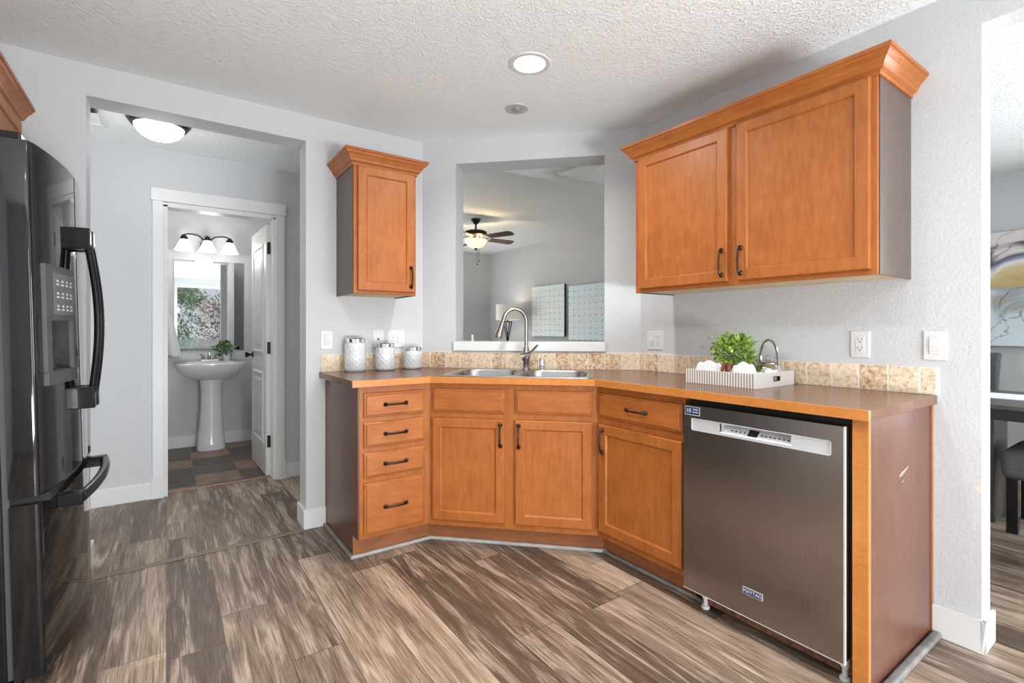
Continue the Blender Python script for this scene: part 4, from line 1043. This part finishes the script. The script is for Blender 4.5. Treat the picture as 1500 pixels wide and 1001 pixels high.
# near door with dispenser recess
D0, D1 = 0.045, 0.305
bm = B()
curved(bm, 0.0, 0.419, 0.632, 1.02, -0.076, rn=True); curved(bm, 0.0, 0.419, 1.215, 1.785, -0.076, rn=True)
curved(bm, 0.0, D0 + 0.03, 1.02, 1.215, -0.076, rn=True); curved(bm, D1 - 0.03, 0.419, 1.02, 1.215, -0.076)
box(bm, -0.076, -0.045, D0 + 0.03, D1 - 0.03, 1.02, 1.215)
nd = obj('door', bm, BLACKG, fr, smooth=True, ang=25)
bm = B(); curved(bm, 0.437, FW, 0.632, 1.785, -0.076, rf=True); fd = obj('door', bm, BLACKG, fr, smooth=True, ang=25)
bm = B(); curved(bm, 0.0, FW, 0.045, 0.606, -0.076, rn=True, rf=True, n=24); fz = obj('freezer_drawer', bm, BLACKG, fr, smooth=True, ang=25)
bm = B(); box(bm, -0.085, 0.02, 0.03, FW - 0.03, 0.606, 0.632); obj('hinge_gap', bm, BLACKM, fr)
bm = B(); box(bm, -0.13, -0.02, 0.005, 0.06, 1.785, 1.81); box(bm, -0.20, -0.075, 0.0, 0.05, 1.765, 1.795); obj('hinge_cover', bm, BLACKS, fr, bevel=0.006)
# dispenser bezel
bm = B()
curved(bm, D0, D1, 1.205, 1.395, -0.02, 0.012); curved(bm, D0, D0 + 0.032, 1.025, 1.205, -0.02, 0.012, n=4); curved(bm, D1 - 0.03, D1, 1.025, 1.205, -0.02, 0.012, n=4); curved(bm, D0, D1, 0.985, 1.03, -0.02, 0.014)
ds = obj('dispenser', bm, DGREY, nd, bevel=0.003, label='dark grey water dispenser')
bm = B(); curved(bm, D0 + 0.055, D1 - 0.012, 1.225, 1.37, 0.0, 0.0135); kp = obj('keypad', bm, simple('keypad_grey', (0.13, 0.13, 0.132), 0.3), ds)
bm = B()
for i in range(4):
    for j in range(3):
        y = D0 + 0.075 + 0.042 * i; z = 1.240 + 0.044 * j
        curved(bm, y, y + 0.020, z, z + 0.006, 0.0, 0.0142, n=2); curved(bm, y + 0.003, y + 0.017, z + 0.012, z + 0.019, 0.0, 0.0142, n=2)
obj('key_legends', bm, simple('pale_legend', (0.55, 0.55, 0.55), 0.5), kp)
bm = B(); v = [bm.verts.new(q) for q in ((-0.043, D0 + 0.034, 1.205), (-0.043, D1 - 0.034, 1.205), (0.004, D1 - 0.034, 1.032), (0.004, D0 + 0.034, 1.032))]; bm.faces.new(v); obj('chute', bm, simple('dark_chrome', (0.25, 0.25, 0.26), 0.12, 1.0), ds)
bm = B(); tube(bm, [(-0.015, 0.175, 1.20), (0.0, 0.175, 1.14), (-0.012, 0.175, 1.10)], [0.03, 0.026, 0.022], 12, flat=0.5); obj('paddle', bm, CHROME, ds, smooth=True)
# vertical door handles
for par, yh in ((nd, 0.388), (fd, 0.472)):
    bm = B(); x = fcurve(yh)
    zz = [0.885 + 0.665 * k / 16 for k in range(17)]
    P = [(x + 0.036 + 0.030 * sin(pi * k / 16), yh, z) for k, z in enumerate(zz)]
    tube(bm, P, 0.015, 12, flat=0.8)
    box(bm, x - 0.006, x + 0.052, yh - 0.020, yh + 0.020, 1.49, 1.575); box(bm, x - 0.006, x + 0.052, yh - 0.020, yh + 0.020, 0.86, 0.945)
    obj('handle', bm, BLACKS, par, bevel=0.004, smooth=True)
bm = B()
P = [(fcurve(y) + 0.058, y, 0.575) for y in [0.13 + 0.60 * k / 18 for k in range(19)]]
tube(bm, P, 0.017, 10, flat=1.3)
for y in (0.13, 0.73): box(bm, fcurve(y) - 0.005, fcurve(y) + 0.066, y - 0.022, y + 0.022, 0.553, 0.597)
obj('handle', bm, BLACKS, fz, bevel=0.004, smooth=True)
for (fx, fy_) in ((-0.09, 0.06), (-0.09, FW - 0.06), (-0.66, 0.06), (-0.66, FW - 0.06)):
    bm = B(); lathe(bm, [(0, 0), (0.018, 0), (0.018, 0.03), (0, 0.03)], 12, (fx, fy_, 0.002 - (fx) * math.tan(radians(-1.35)) * -1)); obj('foot', bm, BLACKM, fr)

# ------------------------------------------------------------------ ceiling fixtures in the kitchen
can = empty('recessed_light', (1.415, 1.878, H), 0, 'lit round recessed ceiling light with a white trim ring', 'ceiling light')
bm = B(); lathe(bm, [(0.073, -0.004), (0.082, -0.008), (0.098, -0.005), (0.100, 0.0), (0.073, 0.0)], 40); lathe(bm, [(0.073, -0.004), (0.073, 0.0)], 40) if 0 else None; obj('trim_ring', bm, PLATE, can, smooth=True)
bm = B(); lathe(bm, [(0, -0.006), (0.074, -0.006), (0.074, 0.0), (0, 0.0)], 40); obj('diffuser', bm, LAMPW, can)
area('recessed_lamp', (1.415, 1.878, H - 0.012), (0, 0, 0), 0.14, 0.14, 9, (1, 0.97, 0.93), 'DISK', 150)
gm = empty('ceiling_sprinkler', (1.641, 2.302, H), 0, 'small unlit round grey eyeball fixture on the kitchen ceiling', 'ceiling fixture')
bm = B(); lathe(bm, [(0.0, -0.004), (0.030, -0.004), (0.042, -0.009), (0.066, -0.005), (0.068, 0.0), (0.0, 0.0)], 36); obj('trim_ring', bm, simple('grey_ring', (0.52, 0.51, 0.49), 0.4), gm, smooth=True)
bm = B(); lathe(bm, [(0.0, -0.024), (0.013, -0.022), (0.024, -0.014), (0.030, -0.004), (0.0, -0.003)], 28); obj('eyeball', bm, simple('grey_eyeball', (0.36, 0.355, 0.35), 0.3, 0.4), gm, smooth=True)
gm.name = 'eyeball_fixture'

# ------------------------------------------------------------------ hall fixtures
hl = empty('flush_ceiling_light', (-0.035, 3.62, H), 0, 'lit white dome ceiling light with a dark bronze ring in the hall', 'ceiling light')
bm = B(); lathe(bm, [(0.0, 0.0), (0.150, 0.0), (0.164, -0.012), (0.160, -0.030), (0.140, -0.058), (0.132, -0.060), (0.0, -0.058)], 44); obj('ring', bm, BRONZE, hl, smooth=True)
bm = B(); lathe(bm, [(0.130, -0.050), (0.122, -0.078), (0.100, -0.106), (0.066, -0.126), (0.03, -0.136), (0.0, -0.138)], 44); obj('dome', bm, DOMEW, hl, smooth=True)
bm = B(); lathe(bm, [(0.018, -0.132), (0.020, -0.138), (0.012, -0.146), (0.0, -0.150)], 18); obj('finial', bm, NICKEL, hl, smooth=True)
point('hall_lamp', (-0.035, 3.62, H - 0.22), 2.2, (1, 0.97, 0.94), 0.1)
bm = B(); box(bm, -0.317, -0.297, 3.50, 3.95, H - 0.010, H); box(bm, -0.95, -0.297, 3.95, 3.97, H - 0.010, H)
struct('trim_10', bm, WHITE)
vt = empty('ceiling_vent', (-0.47, 3.68, H), 0, 'dark vent grille on the hall ceiling near the left side of the opening', 'vent')
bm = B(); box(bm, -0.14, 0.14, -0.055, 0.055, -0.010, 0); obj('grille', bm, DGREY, vt, bevel=0.002)
bm = B()
for k in range(6): box(bm, -0.13, 0.13, -0.050 + 0.018 * k, -0.042 + 0.018 * k, -0.013, -0.009)
obj('louvers', bm, SLOT, vt)

# ------------------------------------------------------------------ bathroom
# door leaf: hinge at (0.69,4.36), opened about 92 degrees into the bathroom
bm = B()
dw_, dh = 0.66, 2.02
def leaf_face(bm, y, s):
    R0 = DOOR = None
# leaf local: x along leaf from the hinge, y thickness 0..0.036, z
box(bm, 0, dw_, 0, 0.036, 0.008, dh)
dl = struct('door_1', bm, WHITE, bevel=0.002)
dl.location = (0.688, HB + 0.118, 0); dl.rotation_euler = (0, 0, radians(91.6))
for (z0, z1) in ((0.24, 0.83), (0.98, 1.88)):
    for ys, sg in ((0.036, 1), (0.0, -1)):
        bm = B()
        a, b = 0.11, dw_ - 0.11
        R = []
        for (d, yo) in ((0, 0.0002), (0.006, 0.007), (0.022, 0.0075), (0.030, 0.002), (0.055, 0.0015), (0.075, 0.006)):
            y = ys + sg * yo
            R.append([bm.verts.new(pp) for pp in ((a + d, y, z0 + d), (b - d, y, z0 + d), (b - d, y, z1 - d), (a + d, y, z1 - d))])
        for A_, B_ in zip(R, R[1:]):
            for k in range(4): bm.faces.new((A_[k], A_[(k + 1) % 4], B_[(k + 1) % 4], B_[k]))
        bm.faces.new(R[-1]); obj('panel', bm, WHITE, dl)
for z in (0.28, 1.03, 1.83):
    bm = B(); box(bm, -0.004, 0.001, -0.004, 0.028, z - 0.048, z + 0.048); tube(bm, [(-0.004, -0.004, z - 0.045), (-0.004, -0.004, z + 0.045)], 0.006, 8); obj('hinge', bm, BRONZE, dl)
for sg, y in ((1, 0.036), (-1, 0.0)):
    bm = B(); Mk = Matrix.Translation((dw_ - 0.06, y, 0.955)) @ Matrix.Rotation(-sg * pi / 2, 4, 'X')
    lathe(bm, [(0, 0), (0.030, 0), (0.030, 0.004), (0.012, 0.010), (0.011, 0.030), (0.022, 0.040), (0.026, 0.052), (0.020, 0.062), (0, 0.065)], 20, M=Mk); obj('door_knob', bm, BRONZE, dl, smooth=True)
# pedestal sink
ps = empty('pedestal_sink', (0.363, 5.70, 0), 0, 'white porcelain pedestal sink under the bathroom mirror', 'sink')
def ell(bm, levels, seg=44, back=None):
    prev = None
    for (rx, ry, cy, z) in levels:
        ring = []
        for i in range(seg):
            a = 2 * pi * i / seg
            x = rx * math.copysign(abs(cos(a)) ** 0.9, cos(a)); y = cy + ry * math.copysign(abs(sin(a)) ** 0.8, sin(a))
            ring.append(bm.verts.new((x, y, z)))
        if prev:
            for i in range(seg): bm.faces.new((prev[i], prev[(i + 1) % seg], ring[(i + 1) % seg], ring[i]))
        else: bm.faces.new(ring[::-1])
        prev = ring
    bm.faces.new(prev)
bm = B(); ell(bm, [(0.125, 0.10, 0.02, 0.0), (0.128, 0.102, 0.02, 0.012), (0.118, 0.095, 0.02, 0.06), (0.102, 0.085, 0.02, 0.25), (0.090, 0.078, 0.02, 0.45), (0.088, 0.078, 0.02, 0.58), (0.100, 0.085, 0.02, 0.70)]); obj('pedestal', bm, PORC, ps, smooth=True, ang=60)
bm = B(); ell(bm, [(0.095, 0.085, 0.02, 0.685), (0.17, 0.13, 0.015, 0.70), (0.235, 0.17, 0.01, 0.735), (0.275, 0.20, 0.01, 0.78), (0.290, 0.212, 0.01, 0.825), (0.288, 0.212, 0.01, 0.845), (0.265, 0.195, 0.01, 0.852), (0.22, 0.14, -0.02, 0.85), (0.19, 0.12, -0.02, 0.80), (0.12, 0.08, -0.02, 0.745), (0.03, 0.02, -0.02, 0.74)])
box(bm, -0.20, 0.20, 0.13, 0.222, 0.80, 0.862)
obj('basin', bm, PORC, ps, smooth=True, ang=50)
pf = empty('bathroom_faucet', (0.355, 5.865, 0.862), 0, 'chrome two handle faucet on the pedestal sink', 'faucet')
bm = B(); box(bm, -0.075, 0.075, -0.025, 0.025, 0, 0.012); tube(bm, [(0, 0, 0.01), (0, -0.01, 0.06), (0, -0.05, 0.075), (0, -0.09, 0.055)], [0.014, 0.013, 0.011, 0.010], 10); obj('spout', bm, NICKEL, pf, smooth=True)
for sx in (-1, 1):
    bm = B(); lathe(bm, [(0, 0.01), (0.018, 0.01), (0.012, 0.03), (0.010, 0.045), (0, 0.05)], 12, (sx * 0.052, 0, 0)); tube(bm, [(sx * 0.045, 0, 0.052), (sx * 0.085, -0.01, 0.062)], [0.008, 0.005], 8); obj('handle', bm, NICKEL, pf, smooth=True)
bp = empty('potted_plant', (0.508, 5.862, 0.862), 0, 'small green plant in a pale pot on the back corner of the pedestal sink', 'plant')
bm = B(); lathe(bm, [(0, 0), (0.030, 0), (0.040, 0.07), (0.036, 0.07), (0.034, 0.06), (0, 0.058)], 20); obj('pot', bm, CERAM, bp, smooth=True)
bm = B(); bs2 = B(); bush(bm, bs2, Vector((0, 0, 0.06)), Vector((-0.02, -0.02, 0.115)), 0.088, 0.06, 120, 0.042, 0.014, random.Random(8), 8)
for v in bm.verts:
    v.co.y = min(v.co.y, 0.055)
obj('foliage', bm, LEAF2, bp); obj('stems', bs2, simple('green_stem_dark', (0.08, 0.12, 0.04), 0.6), bp)
mr = empty('bathroom_mirror', (0.366, BB, 1.42), 0, 'frameless rectangular mirror over the pedestal sink reflecting a window', 'mirror')
bm = B(); box(bm, -0.304, 0.304, -0.008, 0, -0.455, 0.460); obj('glass', bm, MIRROR, mr)
bm = B(); box(bm, -0.307, -0.304, -0.010, 0, -0.455, 0.460); box(bm, -0.307, 0.307, -0.010, 0, 0.460, 0.464); obj('edge_clip', bm, SILVER, mr)
vl = empty('vanity_light', (0.335, BB, 2.03), 0, 'three-shade bronze vanity light glowing above the bathroom mirror', 'wall light')
bm = B(); ell_ = lathe(bm, [(0, 0), (0.055, 0), (0.055, 0.012), (0.03, 0.03), (0, 0.034)], 24, M=Matrix.Rotation(pi / 2, 4, 'X')); obj('wall_plate', bm, BRONZE, vl, smooth=True)
for xo, yo, zo in ((-0.195, -0.13, 0.08), (0.0, -0.15, 0.08), (0.195, -0.13, 0.08)):
    bm = B()
    if xo: tube(bm, arc((0, -0.03, 0.0), (xo * 0.25, -0.06, 0.10), (xo * 0.5, yo, 0.085), 6) + arc((xo * 0.52, yo, 0.086), (xo * 0.8, yo, 0.10), (xo, yo, 0.075), 6), 0.007, 8)
    else: tube(bm, arc((0, -0.03, 0.0), (0, -0.05, 0.11), (0, yo, 0.075), 8), 0.007, 8)
    ar = obj('arm', bm, BRONZE, vl, smooth=True)
    bm = B(); lathe(bm, [(0, 0.082), (0.014, 0.078), (0.032, 0.050), (0.034, 0.030), (0, 0.030)], 20, (xo, yo, 0)); obj('socket_cup', bm, BRONZE, ar, smooth=True)
    bm = B(); lathe(bm, [(0.034, 0.032), (0.045, 0.010), (0.062, -0.035), (0.082, -0.075), (0.079, -0.077), (0.058, -0.036), (0.040, 0.010), (0.034, 0.032)], 32, (xo, yo, 0), mod=lambda a, z: 1 + (0.05 * sin(6 * a) if z < -0.05 else 0)); obj('shade', bm, SHADEW, ar, smooth=True, label='lit frosted glass shade')
area('bathroom_fill', (0.2, 5.0, H - 0.02), (0, 0, 0), 0.5, 0.5, 4.0, (1, 0.98, 0.96))  # unseen soft lamp added to brighten the bathroom walls, no fixture
point('vanity_lamp', (0.335, BB - 0.40, 1.93), 4.2, (1, 0.96, 0.92), 0.08)
tw = empty('hand_towel', (-0.005, BB, 1.36), 0, 'white towel hanging from a hook left of the bathroom mirror', 'towel')
bm = B(); g = []
for i in range(13):
    row = []
    for j in range(19):
        u, v_ = i / 12, j / 18
        wd = 0.05 + 0.12 * v_ ** 0.6
        row.append(bm.verts.new(((u - 0.5) * wd * 1.1 + 0.03 * v_, -0.045 - 0.016 * sin(u * pi * 4) * (0.3 + v_), -0.02 - 0.40 * v_ - 0.05 * u * v_)))
    g.append(row)
for i in range(12):
    for j in range(18): bm.faces.new((g[i][j], g[i + 1][j], g[i + 1][j + 1], g[i][j + 1]))
obj('cloth', bm, CLOTH, tw, smooth=True, ang=80, solid=0.012)
bm = B(); lathe(bm, [(0, 0), (0.024, 0), (0.024, 0.008), (0, 0.010)], 16, (0, 0, 0.02), M=None) if 0 else tube(bm, [(0, 0, 0.02), (0, -0.05, 0.02), (0, -0.062, 0.0), (0, -0.05, -0.022)], 0.006, 8); obj('hook', bm, BRONZE, tw, smooth=True)

# ------------------------------------------------------------------ living room seen through the pass-through
fan = empty('ceiling_fan', (3.595, 6.04, 2.75), 0, 'dark five blade ceiling fan with a glowing amber bowl in the living room', 'ceiling fan')
bm = B(); lathe(bm, [(0, 0), (0.068, 0), (0.066, -0.02), (0.035, -0.065), (0.018, -0.075), (0, -0.076)], 28); obj('canopy', bm, BRONZE, fan, smooth=True)
bm = B(); tube(bm, [(0, 0, -0.07), (0, 0, -0.16)], 0.014, 12); obj('rod', bm, BRONZE, fan, smooth=True)
bm = B(); lathe(bm, [(0, -0.150), (0.03, -0.150), (0.06, -0.165), (0.145, -0.175), (0.158, -0.185), (0.158, -0.225), (0.150, -0.235), (0.07, -0.250), (0.062, -0.295), (0, -0.296)], 36); obj('motor_housing', bm, BRONZE, fan, smooth=True)
bm = B(); lathe(bm, [(0.150, -0.292), (0.154, -0.305), (0.140, -0.345), (0.105, -0.385), (0.05, -0.412), (0.0, -0.418), ], 36); obj('light_bowl', bm, FANW, fan, smooth=True, label='glowing amber glass bowl')
bm = B(); lathe(bm, [(0.03, -0.408), (0.032, -0.418), (0.012, -0.432), (0.008, -0.445), (0, -0.448)], 16); obj('finial', bm, BRONZE, fan, smooth=True)
for px, l in ((0.0, 0.20), (0.03, 0.15)):
    bm = B(); tube(bm, [(px, -0.04, -0.42), (px, -0.04, -0.44 - l)], 0.0022, 6); lathe(bm, [(0, 0), (0.008, 0.006), (0.006, 0.02), (0, 0.028)], 10, (px, -0.04, -0.46 - l)); obj('pull_chain', bm, BRONZE, fan)
for k in range(5):
    ang = -YAW + radians(36 + 72 * k)
    Mb = Matrix.Rotation(ang, 4, 'Z')
    bm = B(); box(bm, 0.10, 0.30, -0.016, 0.016, -0.262, -0.254, Mb); ir = obj('blade_iron', bm, BRONZE, fan)
    bm = B()
    prism(bm, [(0.22, -0.055), (0.60, -0.070), (0.645, -0.040), (0.645, 0.040), (0.60, 0.070), (0.22, 0.055)], -0.004, 0.004, Mb @ Matrix.Translation((0, 0, -0.27)) @ Matrix.Rotation(radians(-14), 4, 'X')); obj('blade', bm, FANWOOD, ir, bevel=0.002)
for k in range(3):
    a = 0.5 + 2 * pi * k / 3
    point('fan_bulb', (3.595 + 0.115 * cos(a), 6.04 + 0.115 * sin(a), 2.75 - 0.285), 9.0, (1, 0.76, 0.44), 0.02)
def art(name, x, y0, y1, z0, z1, mat, label, th=0.045):
    r = empty(name, (x, y0, z0), -pi / 2, label, 'wall art')
    return r
def canvas(y0, y1, z0, z1, mat, label, group=None):
    """canvas on the great room wall, face to -x; local x = -Y"""
    r = empty('wall_art', (XG, y1, z0), -pi / 2, label, 'wall art', group)
    w, h = y1 - y0, z1 - z0
    bm = B(); box(bm, 0.002, w - 0.002, -0.045, 0, 0.002, h - 0.002); obj('stretcher', bm, simple('canvas_edge', (0.06, 0.06, 0.06), 0.7), r)
    bm = B(); box(bm, 0, w, -0.048, -0.045, 0, h); obj('canvas', bm, mat, r)
    return r
canvas(6.26, 7.15, 1.067, 1.952, tile_art('pale_leaf_art', (0.90, 0.91, 0.80), (0.82, 0.92, 0.92)), 'pale square-patterned wall art left of its twin, beside the lamp in the living room', 'pair of wall art')
canvas(5.26, 6.15, 1.014, 1.900, tile_art('blue_leaf_art', (0.88, 0.92, 0.87), (0.76, 0.90, 0.94)), 'pale blue square-patterned wall art cut off by the right edge of the pass-through', 'pair of wall art')
canvas(0.15, 1.35, 1.048, 1.951, ink_art('ink_painting'), 'large abstract painting in white, gold and dark blue on the dining room wall')
# lamp on a side table
st = empty('side_table', (5.13, 7.48, 0), 0, 'dark side table under the living room lamp', 'table')
bm = B(); box(bm, -0.24, 0.24, -0.24, 0.24, 0.60, 0.63); obj('table_top', bm, DWOOD, st, bevel=0.003)
for sx in (-0.21, 0.21):
    for sy in (-0.21, 0.21):
        bm = B(); box(bm, sx - 0.02, sx + 0.02, sy - 0.02, sy + 0.02, 0, 0.60); obj('leg', bm, DWOOD, st)
lp_ = empty('table_lamp', (5.13, 7.48, 0.63), -YAW, 'table lamp with a beige drum shade and black crossed rods in the living room', 'lamp')
bm = B()
for k in range(4):
    a = pi / 4 + k * pi / 2; b = a + pi * 0.9
    tube(bm, [(0.085 * cos(a), 0.085 * sin(a), 0.0), (0.085 * cos(b), 0.085 * sin(b), 0.70)], 0.009, 8)
tube(bm, [(-0.085, 0, 0.70), (0.085, 0, 0.70)], 0.008, 8); tube(bm, [(0, 0, 0.70), (0, 0, 0.80)], 0.01, 8)
obj('base', bm, BLACKS, lp_, smooth=True)
bm = B(); lathe(bm, [(0.215, 0.735), (0.215, 1.015), (0.211, 1.015), (0.211, 0.735), (0.215, 0.735)], 44); obj('lamp_shade', bm, SHADE, lp_, smooth=True)
bm = B(); tube(bm, [(-0.21, 0, 1.005), (0.21, 0, 1.005)], 0.003, 6); tube(bm, [(0, 0, 0.80), (0, 0, 1.03)], 0.004, 6); obj('harp', bm, BLACKS, lp_)
bm = B(); lathe(bm, [(0, 0.80), (0.022, 0.82), (0.03, 0.86), (0.02, 0.89), (0, 0.90)], 14); obj('bulb', bm, simple('lit_bulb', (0.9, 0.9, 0.9), 0.5, emit=(1, 0.85, 0.6), estr=4), lp_, smooth=True)
point('table_lamp_light', (5.13, 7.48, 0.63 + 0.93), 3.0, (1, 0.84, 0.62), 0.03)
# small white peg on the pass-through sill
pg = MD @ Vector((0.305, 0.16, 1.097))
bm = B(); lathe(bm, [(0, 0), (0.0085, 0), (0.0085, 0.036), (0.006, 0.042), (0, 0.044)], 14, pg); o = obj('peg', bm, PLATE, smooth=True); tag(o, 'tiny white peg standing at the left end of the pass-through sill', 'peg')

# ------------------------------------------------------------------ dining room
dt = empty('dining_table', (4.32, 0.2, 0), 0, 'dark wood dining table beyond the right opening', 'table')
bm = B(); box(bm, -0.49, 0.49, -0.95, 0.95, 0.725, 0.75); obj('table_top', bm, DWOOD, dt, bevel=0.003)
bm = B(); box(bm, -0.485, -0.465, -0.93, 0.93, 0.665, 0.725); box(bm, 0.465, 0.485, -0.93, 0.93, 0.665, 0.725); obj('apron', bm, BLACKM, dt)
for sy in (0.63, -0.71):
    bm = B(); box(bm, -0.20, 0.11, sy - 0.05, sy + 0.05, 0.0, 0.725); obj('leg', bm, DWOOD, dt, bevel=0.004)
bm = B(); g = []
box(bm, -0.12, 0.22, -0.99, 0.90, 0.7502, 0.754)
for k in range(120):
    y = -0.98 + 1.86 * k / 120
    box(bm, -0.128, -0.12, y, y + 0.009, 0.7502, 0.753)
rn = obj('table_runner', bm, RUNNER); rn.location = (4.32, 0.2, 0); tag(rn, 'white fringed runner on the dark dining table', 'table runner')
def chair(loc, rz, label):
    c = empty('dining_chair', loc, rz, label, 'chair', 'dining chairs')
    bm = B(); box(bm, -0.23, 0.23, -0.24, 0.22, 0.37, 0.50); obj('seat', bm, FABRIC, c, bevel=0.035, seg=4, smooth=True)
    bm = B(); nseg = 10
    prev = None
    for k in range(nseg + 1):
        z = 0.40 + 0.60 * k / nseg; yb = 0.20 + 0.10 * (k / nseg) ** 2 + (0.03 * max(0, (k / nseg - 0.85)) / 0.15)
        w = 0.225
        ring = [bm.verts.new((-w, yb - 0.03, z)), bm.verts.new((w, yb - 0.03, z)), bm.verts.new((w, yb + 0.04, z)), bm.verts.new((-w, yb + 0.04, z))]
        if prev:
            for i in range(4): bm.faces.new((prev[i], prev[(i + 1) % 4], ring[(i + 1) % 4], ring[i]))
        else: bm.faces.new(ring[::-1])
        prev = ring
    bm.faces.new(prev); obj('backrest', bm, FABRIC, c, bevel=0.02, seg=3, smooth=True)
    for sx in (-0.2, 0.2):
        for sy in (-0.21, 0.19):
            bm = B(); prism(bm, [(sx - 0.022, sy - 0.022), (sx + 0.022, sy - 0.022), (sx + 0.022, sy + 0.022), (sx - 0.022, sy + 0.022)], 0, 0.38); obj('leg', bm, BLACKS, c, bevel=0.003)
    return c
bn = empty('dining_bench', (4.20, 0.0, 0), 0, 'dark grey upholstered bench with black legs pushed under the dining table', 'bench')
bm = B(); box(bm, -0.235, 0.235, -0.75, 0.735, 0.31, 0.485); obj('seat', bm, FABRIC, bn, bevel=0.05, seg=4, smooth=True)
for sx in (-0.185, 0.19):
    for sy in (-0.70, 0.685):
        bm = B(); box(bm, sx - 0.025, sx + 0.025, sy - 0.025, sy + 0.025, 0, 0.33); obj('leg', bm, BLACKS, bn, bevel=0.003)
chair((4.86, 1.17, 0), radians(-90), 'dark grey dining chair behind the dining table, only its back showing')

# ------------------------------------------------------------------ garden behind the kitchen window (seen in the bathroom mirror)
bm = B(); box(bm, -14, 20, -45, YB - 0.12, -0.4, -0.25); g_ = struct('ground', bm, GRASS)
fe = empty('fence', (0, -6.5, -0.25), 0, 'weathered board fence in the garden, reflected in the bathroom mirror', 'fence')
bm = B()
for k in range(60): box(bm, -4 + 0.15 * k, -4 + 0.15 * k + 0.14, -0.01, 0.01, 0, 1.12 + 0.02 * ((k * 7) % 3))
obj('boards', bm, FENCEM, fe)
bm = B(); box(bm, -4, 5, 0.01, 0.05, 0.85, 0.94); box(bm, -4, 5, 0.01, 0.05, 0.25, 0.34); obj('rails', bm, FENCEM, fe)
def garden_plant(name, loc, label, cat, r, hgt, trunk, matl, n, seed, L_=0.16, w_=0.045):
    e = empty(name, loc, 0, label, cat); rn_ = random.Random(seed)
    bm = B(); bs_ = B()
    bush(bm, bs_, Vector((0, 0, trunk)), Vector((0, 0, trunk + hgt * 0.5)), r, hgt * 0.5, n, L_, w_, rn_, 18)
    if trunk > 0: tube(bs_, [(0, 0, 0), (0, 0, trunk + 0.1)], [0.07, 0.05], 8)
    obj('foliage', bm, matl, e); obj('trunk', bs_, BARK, e)
garden_plant('shrub', (2.2, -8.4, -0.25), 'reddish brown shrub behind the fence, reflected in the bathroom mirror', 'shrub', 1.3, 2.9, 0.0, BRUSH, 4500, 4, 0.15, 0.028)
garden_plant('tree', (0.3, -11.0, -0.25), 'pale green tree behind the fence, reflected in the bathroom mirror', 'tree', 0.9, 3.6, 0.3, TREEL, 3000, 5, 0.15, 0.035)
